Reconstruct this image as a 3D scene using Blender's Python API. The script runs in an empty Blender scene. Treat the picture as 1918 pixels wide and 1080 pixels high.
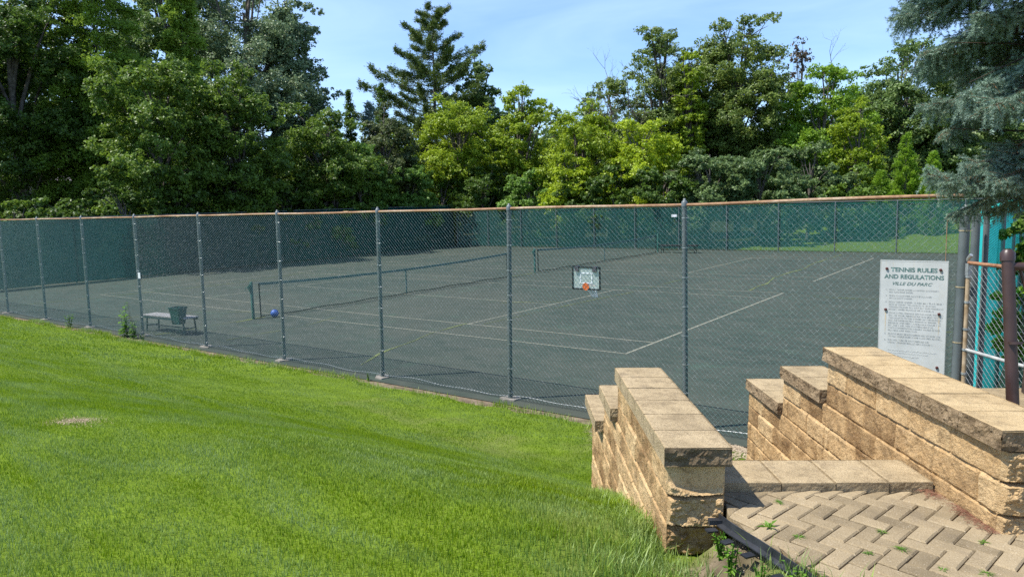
import bpy, math
import numpy as np
from mathutils import Matrix, Vector

# ------------------------------------------------------------------ camera, sky, sun, exposure
scene = bpy.context.scene
COL = scene.collection
CAM = np.array([7.1643, -13.4841, 3.2311])
RC = np.array([[0.8019, -0.0471, 0.5956], [0.5967, 0.1111, -0.7947], [-0.0287, 0.9927, 0.1172]])
cd = bpy.data.cameras.new("camera"); cam = bpy.data.objects.new("camera", cd); COL.objects.link(cam)
cam.matrix_world = Matrix(((RC[0][0], RC[0][1], RC[0][2], CAM[0]), (RC[1][0], RC[1][1], RC[1][2], CAM[1]), (RC[2][0], RC[2][1], RC[2][2], CAM[2]), (0, 0, 0, 1)))
cd.sensor_width = 36; cd.lens = 25.69; cd.clip_end = 2000; cd.clip_start = .05
scene.camera = cam

SUN_DIR = np.array([-.70, -.71, 1.80])           # towards the sun
SUN_EL = math.atan2(1.80, math.hypot(.70, .71)); SUN_ROT = math.atan2(-.70, -.71)
w = bpy.data.worlds.new("World"); scene.world = w; w.use_nodes = True
nt = w.node_tree; nt.nodes.clear()
sky = nt.nodes.new('ShaderNodeTexSky'); sky.sky_type = 'NISHITA'; sky.sun_disc = False
sky.sun_elevation = SUN_EL; sky.sun_rotation = SUN_ROT; sky.air_density = 1.0; sky.dust_density = 0.4; sky.ozone_density = 2.0; sky.altitude = 200
tc = nt.nodes.new('ShaderNodeTexCoord'); mp = nt.nodes.new('ShaderNodeMapping'); mp.inputs['Scale'].default_value = (1.6, 1.2, 7.0)
mp.inputs['Rotation'].default_value = (0.15, 0.25, 0.6)
nz = nt.nodes.new('ShaderNodeTexNoise'); nz.inputs['Scale'].default_value = 1.7; nz.inputs['Detail'].default_value = 7; nz.inputs['Distortion'].default_value = .7
rp = nt.nodes.new('ShaderNodeValToRGB'); rp.color_ramp.elements[0].position = .38; rp.color_ramp.elements[1].position = .80
rp.color_ramp.elements[0].color = (0, 0, 0, 1); rp.color_ramp.elements[1].color = (.42, .42, .42, 1)
mx = nt.nodes.new('ShaderNodeMix'); mx.data_type = 'RGBA'
mx.inputs['B'].default_value = (5.6, 6.6, 8.3, 1)
bg = nt.nodes.new('ShaderNodeBackground'); bg.inputs['Strength'].default_value = .138
wo = nt.nodes.new('ShaderNodeOutputWorld')
L = nt.links.new
L(tc.outputs['Generated'], mp.inputs['Vector']); L(mp.outputs[0], nz.inputs['Vector']); L(nz.outputs['Fac'], rp.inputs[0])
L(rp.outputs[0], mx.inputs['Factor']); L(sky.outputs[0], mx.inputs['A']); tint = nt.nodes.new('ShaderNodeMix'); tint.data_type = 'RGBA'; tint.blend_type = 'MULTIPLY'; tint.inputs['Factor'].default_value = 1; tint.inputs['B'].default_value = (.76, .855, 1, 1); L(mx.outputs['Result'], tint.inputs['A']); L(tint.outputs['Result'], bg.inputs['Color']); L(bg.outputs[0], wo.inputs['Surface'])
sd = bpy.data.lights.new("sun", 'SUN'); sd.energy = 4.6; sd.angle = math.radians(.55); sd.color = (1, .955, .88)
so = bpy.data.objects.new("sun", sd); COL.objects.link(so)
so.rotation_euler = Vector(-SUN_DIR).to_track_quat('-Z', 'Y').to_euler()
so.location = (-20, -20, 50)
vs = scene.view_settings; vs.view_transform = 'Standard'; vs.look = 'None'; vs.exposure = 0.74; vs.gamma = 1; vs.use_curve_mapping = False
scene.cycles.use_denoising = False; scene.cycles.max_bounces = 6; scene.cycles.transparent_max_bounces = 12
scene.cycles.diffuse_bounces = 4; scene.cycles.glossy_bounces = 2; scene.cycles.transmission_bounces = 3; scene.cycles.caustics_reflective = False; scene.cycles.caustics_refractive = False

rng = np.random.default_rng(7)

# ------------------------------------------------------------------ helpers
def tag(o, label=None, cat=None, group=None, kind=None):
    if label: o['label'] = label
    if cat: o['category'] = cat
    if group: o['group'] = group
    if kind: o['kind'] = kind
    return o

def empty(name, loc, label=None, cat=None, group=None, rz=0):
    o = bpy.data.objects.new(name, None); COL.objects.link(o); o.location = loc; o.rotation_euler = (0, 0, rz); o.empty_display_size = .3
    return tag(o, label, cat, group)

class MB:
    """collects vertices and faces (all of one vertex count per block) and links them as one mesh object"""
    def __init__(s): s.v = []; s.f = []; s.n = 0; s.r = []
    def add(s, v, f, rnd=0.):
        v = np.asarray(v, float).reshape(-1, 3); f = np.asarray(f, int)
        s.v.append(v); s.f.append(f + s.n); s.n += len(v)
        s.r.append(np.broadcast_to(np.asarray(rnd, float), (len(v),)).copy())
        return s
    def box(s, c, d, R=None, rnd=0.):
        c = np.asarray(c, float); h = np.asarray(d, float) / 2
        v = np.array([[x, y, z] for x in (-1, 1) for y in (-1, 1) for z in (-1, 1)]) * h
        if R is not None: v = v @ np.asarray(R).T
        return s.add(v + c, [[0, 1, 3, 2], [4, 6, 7, 5], [0, 4, 5, 1], [2, 3, 7, 6], [0, 2, 6, 4], [1, 5, 7, 3]], rnd)
    def tube(s, pts, r, n=8, cap=True, rnd=0.):
        pts = np.asarray(pts, float); m = len(pts); r = np.broadcast_to(np.asarray(r, float), (m,))
        t = np.gradient(pts, axis=0); t /= np.linalg.norm(t, axis=1)[:, None] + 1e-12
        ref = np.array([0, 0, 1.]) if abs(t[0][2]) < .9 else np.array([1., 0, 0])
        a = np.cross(t, ref); a /= np.linalg.norm(a, axis=1)[:, None] + 1e-12; b = np.cross(t, a)
        th = np.arange(n) * 2 * np.pi / n
        v = pts[:, None] + r[:, None, None] * (np.cos(th)[None, :, None] * a[:, None] + np.sin(th)[None, :, None] * b[:, None])
        i = np.arange(m - 1)[:, None] * n; j = np.arange(n)[None]; k = (j + 1) % n
        q = np.stack([i + j, i + k, i + n + k, i + n + j], -1).reshape(-1, 4)
        s.add(v.reshape(-1, 3), q, rnd)
        if cap:
            for e in (0, m - 1): s.add(v[e], [list(range(n))], rnd)
        return s
    def disc_ball(s, c, r, nu=16, nv=10, rnd=0.):
        u = np.arange(nu) * 2 * np.pi / nu; w_ = np.linspace(.02, np.pi - .02, nv)
        v = np.array([[math.sin(b) * math.cos(a), math.sin(b) * math.sin(a), math.cos(b)] for b in w_ for a in u]) * r + np.asarray(c)
        i = np.arange(nv - 1)[:, None] * nu; j = np.arange(nu)[None]; k = (j + 1) % nu
        s.add(v, np.stack([i + j, i + nu + j, i + nu + k, i + k], -1).reshape(-1, 4), rnd)
        return s
    def mesh(s, name, smooth=False):
        me = bpy.data.meshes.new(name)
        v = np.concatenate(s.v); me.vertices.add(len(v)); me.vertices.foreach_set('co', v.ravel().astype(np.float32))
        li = np.concatenate([f.ravel() for f in s.f]); cnt = np.concatenate([np.full(len(f), f.shape[1]) for f in s.f])
        me.loops.add(len(li)); me.loops.foreach_set('vertex_index', li.astype(np.int32))
        me.polygons.add(len(cnt)); st = np.concatenate([[0], np.cumsum(cnt)[:-1]])
        me.polygons.foreach_set('loop_start', st.astype(np.int32)); me.polygons.foreach_set('loop_total', cnt.astype(np.int32))
        me.polygons.foreach_set('use_smooth', np.full(len(cnt), bool(smooth)))
        at = me.attributes.new('rnd', 'FLOAT', 'POINT'); at.data.foreach_set('value', np.concatenate(s.r).astype(np.float32))
        me.update(calc_edges=True)
        return me
    def build(s, name, mat, parent=None, smooth=False):
        return link(name, s.mesh(name, smooth), mat, parent)

def link(name, me, mat=None, parent=None):
    o = bpy.data.objects.new(name, me); COL.objects.link(o)
    if mat is not None:
        if not me.materials: me.materials.append(mat)
        elif me.materials[0] is not mat:
            o.material_slots[0].link = 'OBJECT'; o.material_slots[0].material = mat
    if parent is not None: o.parent = parent
    return o

def copy_tree(o, parent=None):
    c = o.copy(); COL.objects.link(c); c.parent = parent
    for ch in list(o.children): copy_tree(ch, c)
    return c

def hash3(i, j, k, seed):
    h = (i * 374761393 + j * 668265263 + k * 2147483647 + seed * 1274126177) & 0xffffffff
    h = ((h ^ (h >> 13)) * 1274126177) & 0xffffffff
    h = h ^ (h >> 16)
    return (h & 0xffffff) / float(0xffffff)

def vnoise(p, seed=0):
    p = np.asarray(p, float); f = np.floor(p); t = p - f; t = t * t * (3 - 2 * t); f = f.astype(np.int64) & 0xffff
    r = 0
    for a in (0, 1):
        for b in (0, 1):
            for c in (0, 1):
                wgt = (t[..., 0] if a else 1 - t[..., 0]) * (t[..., 1] if b else 1 - t[..., 1]) * (t[..., 2] if c else 1 - t[..., 2])
                r = r + wgt * hash3(f[..., 0] + a, f[..., 1] + b, f[..., 2] + c, seed)
    return r * 2 - 1

def fbm(p, oct=4, seed=0):
    r = 0; a = 1; s = 0
    for o in range(oct):
        r = r + a * vnoise(np.asarray(p) * (2 ** o) + 17.3 * o, seed + o); s += a; a *= .55
    return r / s

def sm(t): t = np.clip(t, 0, 1); return t * t * (3 - 2 * t)

# local frame of the walls and the patio: a forward, b right, h up (true vertical; the court itself is laid to a slight fall)
YAW, PHI = .6395, .0281
W0 = np.array([-math.sin(YAW), math.cos(YAW), 0]); _r = np.array([math.cos(YAW), math.sin(YAW), 0]); _u = np.array([0, 0, 1.])
RV = _r * math.cos(PHI) - _u * math.sin(PHI); UV = _u * math.cos(PHI) + _r * math.sin(PHI)
def loc(a, b, h):
    a, b, h = np.broadcast_arrays(a, b, h)
    return CAM + a[..., None] * W0 + b[..., None] * RV + (h - CAM[2])[..., None] * UV
def ab(x, y):
    dx, dy = np.asarray(x) - CAM[0], np.asarray(y) - CAM[1]
    return dx * W0[0] + dy * W0[1], dx * _r[0] + dy * _r[1]
LM = np.stack([W0, RV, UV], 1)      # columns

def terr(x, y):
    x = np.asarray(x, float); y = np.asarray(y, float); s = -4.5 - y
    k = sm((x + 4) / 8.); st = .25 + (1.75 - .25) * k; wd = 8.2 + (4.75 - 8.2) * k
    z = 1.62 * sm((s - st) / wd) + .04 * np.clip(s, 0, 1.5)
    z = np.where(y > -4.2, 0, z) - .012
    a, b = ab(x, y)
    zr = .95 + .80 * sm((-5 - y) / 3)
    m = sm((b - 2.3) / .25) * sm((x - 6.45) / .5)
    z = np.where(m > 0, z * (1 - m) + zr * m, z)
    pe = np.interp(a, [-2, 0, 1.0, 2.57, 3.1, 3.3, 3.5], [4.0, 2.9, 2.05, 1.22, .97, 1.0, 1.0])
    z = z - .05 * sm((b - .35) / .2) * sm((1.0 - b) / .15) * sm((3.5 - a) / .2) * sm((a - 2.3) / .5)
    z = z + .13 * sm((b - pe + .20) / .15) * sm((3.42 - a) / .3) * sm((a + 3) / 2) * (b < 1.2 + pe)
    z = np.where((b > pe + .09) & (a < 3.75) & (a > -8), np.minimum(z, 1.60), z)
    inside = (x > -30.5) & (x < 6.42) & (y > -4.15) & (y < 29.6)
    z = np.where(inside, -.06, z)
    n = (y > 31)
    z = np.where(n, (.2 + 1.15 * sm((x + 12) / 4)) * sm((y - 31) / 22), z)
    return z

# ------------------------------------------------------------------ materials
def node_mat(name, rough=.8, spec=.3):
    m = bpy.data.materials.new(name); m.use_nodes = True; t = m.node_tree; b = t.nodes['Principled BSDF']
    b.inputs['Roughness'].default_value = rough; b.inputs['Specular IOR Level'].default_value = spec
    return m, t, b
def N(t, typ, **kw):
    n = t.nodes.new(typ)
    for k, v in kw.items():
        if k in n.inputs: n.inputs[k].default_value = v
        else: setattr(n, k, v)
    return n
def noise(t, vec, scale, detail=4, rough=.55, dist=0):
    n = N(t, 'ShaderNodeTexNoise'); n.inputs['Scale'].default_value = scale; n.inputs['Detail'].default_value = detail; n.inputs['Roughness'].default_value = rough; n.inputs['Distortion'].default_value = dist
    t.links.new(vec, n.inputs['Vector']); return n.outputs['Fac']
def ramp(t, fac, stops):
    r = N(t, 'ShaderNodeValToRGB'); e = r.color_ramp.elements
    while len(e) < len(stops): e.new(.5)
    for i, (p, c) in enumerate(stops):
        e[i].position = p; e[i].color = (*c, 1) if hasattr(c, '__len__') else (c, c, c, 1)
    t.links.new(fac, r.inputs[0]); return r.outputs[0]
def mix(t, fac, a, b, mode='MIX'):
    m = N(t, 'ShaderNodeMix'); m.data_type = 'RGBA'; m.blend_type = mode
    for k, v in (('Factor', fac), ('A', a), ('B', b)):
        if isinstance(v, (int, float)): m.inputs[k].default_value = v
        elif isinstance(v, tuple): m.inputs[k].default_value = (*v, 1)
        else: t.links.new(v, m.inputs[k])
    return m.outputs['Result']
def coord(t, which='Object'):
    return N(t, 'ShaderNodeTexCoord').outputs[which]
def mapping(t, vec, scale=(1, 1, 1), rot=(0, 0, 0)):
    m = N(t, 'ShaderNodeMapping'); m.inputs['Scale'].default_value = scale; m.inputs['Rotation'].default_value = rot; t.links.new(vec, m.inputs['Vector']); return m.outputs[0]
def math_(t, op, a, b=0., clamp=False):
    m = N(t, 'ShaderNodeMath'); m.operation = op; m.use_clamp = clamp
    for i, v in enumerate((a, b)):
        if isinstance(v, (int, float)): m.inputs[i].default_value = v
        else: t.links.new(v, m.inputs[i])
    return m.outputs[0]
def bump(t, b, h, strength=.5, dist=.01):
    n = N(t, 'ShaderNodeBump'); n.inputs['Strength'].default_value = strength; n.inputs['Distance'].default_value = dist
    t.links.new(h, n.inputs['Height']); t.links.new(n.outputs[0], b.inputs['Normal'])
def attr(t, name='rnd'):
    a = N(t, 'ShaderNodeAttribute'); a.attribute_name = name; return a.outputs['Fac']

def simple(name, c1, c2=None, scale=8, rough=.6, spec=.4, metal=0, bmp=0, ramp_pos=(.35, .65), detail=4):
    m, t, b = node_mat(name, rough, spec); b.inputs['Metallic'].default_value = metal
    c = coord(t); f = noise(t, c, scale, detail)
    t.links.new(ramp(t, f, [(ramp_pos[0], c1), (ramp_pos[1], c2 or tuple(x * 1.25 for x in c1))]), b.inputs['Base Color'])
    if bmp: bump(t, b, noise(t, c, scale * 6, 3), bmp, .004)
    return m

def leaf_mat(name, dark, light, transl=.35, tcol=None, rough=.45, spec=.35):
    m, t, b = node_mat(name, rough, spec)
    r = attr(t); g = N(t, 'ShaderNodeNewGeometry').outputs['Position']
    f = math_(t, 'ADD', math_(t, 'MULTIPLY', r, .55), math_(t, 'MULTIPLY', noise(t, g, .55, 3), .6))
    col = ramp(t, f, [(.3, dark), (.78, light)])
    t.links.new(col, b.inputs['Base Color'])
    tr = N(t, 'ShaderNodeBsdfTranslucent'); t.links.new(mix(t, .5, col, tcol or tuple(min(1, x * 1.4) for x in light)), tr.inputs['Color'])
    ms = N(t, 'ShaderNodeMixShader'); ms.inputs[0].default_value = transl
    t.links.new(b.outputs[0], ms.inputs[1]); t.links.new(tr.outputs[0], ms.inputs[2]); t.links.new(ms.outputs[0], t.nodes['Material Output'].inputs['Surface'])
    return m
LEAF = dict(
    dark=leaf_mat('leaf_dark', (0.042, 0.080, 0.014), (0.115, 0.196, 0.026)),
    mid=leaf_mat('leaf_mid', (0.055, 0.107, 0.016), (0.167, 0.259, 0.032)),
    cyp=leaf_mat('leaf_cypress', (0.095, 0.180, 0.022), (0.257, 0.372, 0.049), .35),
    silver=leaf_mat('leaf_silver', (0.079, 0.131, 0.059), (0.249, 0.328, 0.160), .25),
    shrub=leaf_mat('leaf_shrub', (0.069, 0.142, 0.023), (0.195, 0.331, 0.052)),
    shrubg=leaf_mat('leaf_grey_shrub', (.055, .10, .035), (.18, .26, .085)),
    blue=leaf_mat('needle_far_blue', (0.070, 0.126, 0.105), (0.182, 0.266, 0.238), .1),
    olive=leaf_mat('leaf_olive', (0.053, 0.075, 0.030), (0.128, 0.165, 0.053)),
    pine=leaf_mat('needle_pine', (0.046, 0.086, 0.021), (0.156, 0.216, 0.045), .15),
    far=leaf_mat('leaf_far', (0.061, 0.114, 0.033), (0.174, 0.258, 0.064)),
    lime=leaf_mat('leaf_lime', (.12, .19, .012), (.33, .43, .03), .4),
    lime2=leaf_mat('leaf_bright_lime', (.17, .25, .012), (.44, .54, .03), .4),
    elm=leaf_mat('leaf_elm', (0.072, 0.118, 0.025), (0.198, 0.268, 0.051)),
    red=leaf_mat('leaf_bronze', (0.065, 0.052, 0.039), (0.143, 0.117, 0.078), .2),
    bright=leaf_mat('leaf_bright', (0.093, 0.180, 0.013), (0.248, 0.400, 0.033), .4))
BARK = simple('bark_grey', (.07, .06, .05), (.17, .15, .125), 6, .9, .1, bmp=.5)
BARKD = simple('bark_dead', (.09, .08, .07), (.20, .18, .155), 6, .9, .1)
# ------------------------------------------------------------------ ground
def grass_ground_mat():
    m, t, b = node_mat('lawn_ground', .95, .1)
    c = coord(t); big = noise(t, c, .35, 4); mid_ = noise(t, c, 3, 5); fine = noise(t, c, 60, 4)
    g = ramp(t, mid_, [(.3, (.075, .13, .006)), (.7, (.135, .21, .010))])
    g = mix(t, ramp(t, fine, [(.3, 0.), (.75, .6)]), g, (.11, .13, .03))
    sx = N(t, 'ShaderNodeSeparateXYZ'); t.links.new(c, sx.inputs[0])
    dirt = ramp(t, noise(t, c, 5, 6), [(.3, (.09, .068, .043)), (.7, (.235, .185, .125))])
    # dirt and gravel strip along the fence foot (Y from -4.55), wavering edge
    yv = math_(t, 'ADD', sx.outputs[1], math_(t, 'MULTIPLY', noise(t, c, 1.3, 5), .55))
    g = mix(t, math_(t, 'MULTIPLY', math_(t, 'GREATER_THAN', yv, -4.30), math_(t, 'LESS_THAN', sx.outputs[1], 3.)), g, dirt)
    t.links.new(g, b.inputs['Base Color'])
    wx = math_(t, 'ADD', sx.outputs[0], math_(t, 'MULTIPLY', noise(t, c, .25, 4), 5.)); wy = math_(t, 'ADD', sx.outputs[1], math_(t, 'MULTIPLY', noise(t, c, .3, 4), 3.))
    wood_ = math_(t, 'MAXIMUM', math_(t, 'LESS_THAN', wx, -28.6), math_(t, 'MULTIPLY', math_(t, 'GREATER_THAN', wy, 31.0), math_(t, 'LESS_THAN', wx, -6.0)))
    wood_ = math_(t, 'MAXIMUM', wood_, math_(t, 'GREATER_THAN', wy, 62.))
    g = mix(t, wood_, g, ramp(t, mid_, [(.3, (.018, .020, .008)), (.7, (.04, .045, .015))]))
    # soil colour wherever the point attribute says bare
    s = attr(t); g2 = mix(t, s, g, dirt); t.links.new(g2, b.inputs['Base Color'])
    bump(t, b, fine, .6, .02)
    return m
def bare_mask(x, y):
    """0..1 bare soil: the worn spot, the foot of the wall, the bed by the gate, the strip between the walls"""
    n = fbm(np.stack([x * 2.2, y * 2.2, 0 * x], -1), 4, 5)
    a, b = ab(x, y)
    m = 1. * sm(1.25 - np.hypot((x - 1.18) / .26, (y + 11.1) / .20) + 1.2 * n)
    m = np.maximum(m, sm(1.3 - np.hypot((a - 3.02) / .26, (b - .86) / .34) + .8 * n))
    m = np.maximum(m, sm((a - 3.9) / .2) * sm((b - .95) / .1) * sm((2.4 - b) / .1) * (y < -4))
    m = np.maximum(m, sm((x - 6.4) / .2) * sm((b - 2.6) / .3) * (a < 25))
    m = np.maximum(m, .22 * sm(1.0 - np.hypot((a - 3.3) / 1.2, (b - .35) / .42) + .9 * n))
    m = np.maximum(m, .75 * sm(.8 - np.hypot((a - 2.72) / .22, (b - .18) / .30) + 1.3 * n))
    m = np.maximum(m, .22 * sm((np.abs(y + 5.9 + .25 * np.sin(x * 1.3)) < .5) * (x > -2.0) * (x < 3.9) * (.55 + 1.5 * n)))
    return np.clip(m, 0, 1)
gx = np.unique(np.concatenate([np.linspace(-900, -60, 10), np.arange(-60, -30, 2.), np.arange(-30, -6, .4), np.arange(-6, 9, .12), np.arange(9, 20, 1.), np.linspace(20, 900, 12)]))
gy = np.unique(np.concatenate([np.linspace(-900, -40, 8), np.arange(-40, -14, 1.), np.arange(-14, -3.9, .12), np.arange(-3.9, 32, 1.2), np.arange(32, 80, 4.), np.linspace(80, 900, 9)]))
X, Y = np.meshgrid(gx, gy, indexing='ij'); Z = terr(X, Y) + .012 * fbm(np.stack([X, Y, 0 * X], -1) * 1.3, 3, 3) * (Y < -4.6) * (Y > -30)
nx_, ny_ = X.shape; idx = np.arange(nx_ * ny_).reshape(nx_, ny_)
gm = MB(); gm.add(np.stack([X, Y, Z], -1).reshape(-1, 3), np.stack([idx[:-1, :-1], idx[1:, :-1], idx[1:, 1:], idx[:-1, 1:]], -1).reshape(-1, 4), bare_mask(X, Y).ravel())
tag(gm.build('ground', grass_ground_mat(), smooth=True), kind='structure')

# court surface
def court_mat():
    m, t, b = node_mat('court_asphalt', .9, .2)
    c = coord(t); big = noise(t, c, .16, 5, .6, .6); mid_ = noise(t, mapping(t, c, (1, 2.2, 1)), 1.1, 6, .65, .8); fine = noise(t, c, 55, 5, .7); sp = noise(t, c, 230, 2)
    g = ramp(t, big, [(.30, (.020, .035, .026)), (.5, (.029, .045, .032)), (.72, (.058, .064, .044))])
    g = mix(t, ramp(t, mid_, [(.40, 0.), (.66, .6)]), g, (.074, .080, .062))
    g = mix(t, ramp(t, noise(t, c, .8, 7, .7), [(.56, 0.), (.70, .6)]), g, (.05, .095, .062))
    g = mix(t, ramp(t, fine, [(.3, .55), (.7, 0.)]), g, (.045, .05, .045))
    g = mix(t, ramp(t, sp, [(.62, 0.), (.75, .5)]), g, (.22, .21, .19))
    t.links.new(g, b.inputs['Base Color']); bump(t, b, fine, .35, .01); return m
cx = np.linspace(-30.7, 6.42, 40); cy = np.linspace(-4.38, 29.5, 36); CX, CY = np.meshgrid(cx, cy, indexing='ij')
ii = np.arange(CX.size).reshape(CX.shape)
cm = MB(); cm.add(np.stack([CX, CY, 0 * CX], -1).reshape(-1, 3), np.stack([ii[:-1, :-1], ii[1:, :-1], ii[1:, 1:], ii[:-1, 1:]], -1).reshape(-1, 4))
tag(cm.build('court_surface', court_mat()), kind='structure')

def worn_paint(name, c1, c2, lo, hi):
    """paint that has flaked off in places, down to the asphalt colour"""
    m, t, b = node_mat(name, .85, .2); c = coord(t)
    f = noise(t, c, 9, 6, .75); g = mix(t, ramp(t, f, [(lo, 0.), (hi, 1.)]), (.10, .10, .09), mix(t, noise(t, c, 2), c1, c2))
    t.links.new(g, b.inputs['Base Color']); return m
LINE = worn_paint('court_paint', (.22, .22, .15), (.36, .345, .255), .32, .66)
LINE_OLD = worn_paint('old_court_paint', (.26, .26, .21), (.36, .36, .30), .42, .62)
def strip(mb, p, q, w=.055, z=.004):
    p = np.array(p, float); q = np.array(q, float); n = max(2, int(np.linalg.norm(q - p) / .8)); s = np.linspace(0, 1, n)[:, None]
    c = p + (q - p) * s; d = (q - p) / np.linalg.norm(q - p); k = np.array([-d[1], d[0]]) * w / 2
    v = np.concatenate([np.c_[c + k, np.full(n, z)], np.c_[c - k, np.full(n, z)]]); i = np.arange(n - 1)
    mb.add(v, np.stack([i, i + 1, i + n + 1, i + n], -1))
for y0, nm in ((0, 'near'), (14.63, 'far')):
    m1 = MB(); m2 = MB()
    for yy in (0, 10.97): strip(m1, (-23.77, y0 + yy), (0.03, y0 + yy), .048)
    for xx in (0, -23.77): strip(m1, (xx, y0 + .03), (xx, y0 + 10.94), .06)
    for yy in (1.37, 9.6): strip(m1, (-23.73, y0 + yy), (-.04, y0 + yy), .05)
    for xx in (-5.485, -18.285): strip(m1, (xx, y0 + 1.40), (xx, y0 + 9.57), .05)
    strip(m1, (-18.25, y0 + 5.485), (-5.52, y0 + 5.485), .05)
    for xx, s in ((0, -1), (-23.77, 1)): strip(m1, (xx + s * .04, y0 + 5.485), (xx + s * .14, y0 + 5.485), .05)
    tag(m1.build('court_lines', LINE), kind='structure')
# mossy cracks
moss = simple('moss_in_cracks', (.075, .10, .035), (.16, .18, .08), 20, .95, .05)
def crack(pts, w, seed):
    pts = np.array(pts, float); o = []
    for p, q in zip(pts[:-1], pts[1:]):
        n = int(np.linalg.norm(q - p) / .09) + 2; s = np.linspace(0, 1, n, endpoint=False)[:, None]; o.append(p + (q - p) * s)
    o = np.concatenate(o); k = np.arange(len(o)); o = o + .10 * np.c_[fbm(np.c_[k * .07, 0 * k, 0 * k + seed], 4, seed), fbm(np.c_[k * .07, 0 * k + 5, 0 * k + seed], 4, seed + 3)]
    ww = w * np.clip(.85 + 1.3 * fbm(np.c_[k * .13, 0 * k, 0 * k], 3, seed + 9), .12, 1.9)
    d = np.gradient(o, axis=0); d /= np.linalg.norm(d, axis=1)[:, None]; nn = np.c_[-d[:, 1], d[:, 0]]
    v = np.concatenate([np.c_[o + nn * ww[:, None] / 2, np.full(len(o), .008)], np.c_[o - nn * ww[:, None] / 2, np.full(len(o), .008)]]); i = np.arange(len(o) - 1); n = len(o)
    return v, np.stack([i, i + 1, i + n + 1, i + n], -1)
cm = MB()
for pts, w_, sd_ in (([(-4.2, -3.6), (-4.81, -2.17), (-5.4, 0), (-5.55, 1.45)], .06, 2), ([(-5.1, 1.5), (-5.0, 3.2), (-4.9, 6.4), (-4.6, 8.9), (-4.65, 13.6)], .05, 5), ([(-1.25, 11.2), (-1.3, 13.2), (-1.7, 15.6), (-1.6, 19.1), (-1.9, 22.6), (-1.9, 27.5)], .07, 6),
                     ([(.2, 10.9), (1.5, 10.4), (3.2, 10.6), (6.3, 9.8)], .045, 8), ([(-11.9, -3.9), (-11.95, -.5), (-11.8, -1.6)], .09, 11), ([(-11.9, 11.9), (-11.9, 13.6)], .10, 12),
                     ([(-7.2, 5.0), (-6.4, 5.7), (-5.5, 6.1)], .06, 13), ([(-16.5, -3.6), (-14.9, -.8), (-12.3, .4)], .04, 14), ([(-9.5, -3.3), (-9.3, -1.3), (-9.9, .5)], .035, 15),
                     ([(2.9, 5.5), (4.2, 5.2), (6.2, 6.0)], .04, 23), ([(-23.2, -3.5), (-22.1, 4), (-23.1, 10)], .05, 25)):
    v, f = crack(pts, w_, sd_); cm.add(v, f)
tag(cm.build('mossy_cracks', moss), kind='structure')

# ------------------------------------------------------------------ lawn blades
def blade_mat():
    m, t, b = node_mat('grass_blade', .48, .38)
    r = attr(t); c = N(t, 'ShaderNodeNewGeometry').outputs['Position']
    streak = noise(t, mapping(t, c, (.5, 1.7, 1), (0, 0, -.9)), 1.2, 6, .68, .6)
    f = math_(t, 'ADD', math_(t, 'MULTIPLY', r, .55), math_(t, 'MULTIPLY', noise(t, c, 1.4, 6, .7), .62))
    col = ramp(t, f, [(.25, (.098, .19, .004)), (.55, (.178, .285, .006)), (.85, (.28, .37, .014))])
    col = mix(t, ramp(t, streak, [(.44, 0.), (.62, .62)]), col, (.29, .38, .17))
    col = mix(t, ramp(t, noise(t, c, 1.6, 5), [(.60, 0.), (.76, .4)]), col, (.33, .31, .08))
    t.links.new(col, b.inputs['Base Color'])
    tr = N(t, 'ShaderNodeBsdfTranslucent'); t.links.new(mix(t, .5, col, (.24, .36, .02)), tr.inputs['Color'])
    ms = N(t, 'ShaderNodeMixShader'); ms.inputs[0].default_value = .36
    t.links.new(b.outputs[0], ms.inputs[1]); t.links.new(tr.outputs[0], ms.inputs[2]); t.links.new(ms.outputs[0], t.nodes['Material Output'].inputs['Surface'])
    return m
BLADE = blade_mat()
def edge_wave(x): return -4.58 + .26 * fbm(np.stack([x * 1.1, 0 * x, 0 * x], -1), 4, 31)
def blades(mb, x, y, ht, wd, seg, seed, lean=.45, z=None):
    r = np.random.default_rng(seed); n = len(x); z = terr(x, y) if z is None else z
    th = r.uniform(0, 2 * np.pi, n); d = np.c_[np.cos(th), np.sin(th), 0 * th]; s = np.c_[-np.sin(th), np.cos(th), 0 * th]
    ln = r.uniform(.1, 1, n) * lean; h = ht * r.uniform(.55, 1.25, n); w_ = wd * r.uniform(.7, 1.3, n)
    base = np.c_[x, y, z - .005]; tip = base + d * (ln * h)[:, None] + np.c_[0 * x, 0 * x, h * np.sqrt(np.clip(1 - .6 * ln ** 2, .2, 1))]
    rn = r.uniform(0, 1, n)
    if seg == 1:
        v = np.stack([base - s * w_[:, None] / 2, base + s * w_[:, None] / 2, tip], 1); mb.add(v.reshape(-1, 3), np.arange(3 * n).reshape(-1, 3), np.repeat(rn, 3))
    else:
        mid_ = base + d * (ln * h * .28)[:, None] + np.c_[0 * x, 0 * x, h * .55]
        v = np.stack([base - s * w_[:, None] / 2, base + s * w_[:, None] / 2, mid_ + s * w_[:, None] * .42, mid_ - s * w_[:, None] * .42, tip], 1)
        i = np.arange(n)[:, None] * 5
        mb.add(v.reshape(-1, 3), (i + np.array([[0, 1, 2, 3]])), np.repeat(rn, 5)); 
        mb.f.append((i + np.array([[3, 2, 4]])) + mb.n - 5 * n)
def lawn_ok(x, y, r):
    a, b = ab(x, y)
    ok = (y < edge_wave(x)) & (x < 14)
    ok &= ~((a > 3.15) & (b > .70) & (b < 2.45) & (a < 7.0))
    pe = np.interp(a, [-2, 0, 1.0, 2.57, 3.1, 3.3], [4.2, 3.1, 2.2, 1.17, .88, .80])
    ok &= ~((b > pe) & (a < 3.4))
    ok &= ~((x > 6.3) & (b > 2.3))
    bm = bare_mask(x, y); ok &= r.random(len(x)) > bm * 1.02
    return ok
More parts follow.
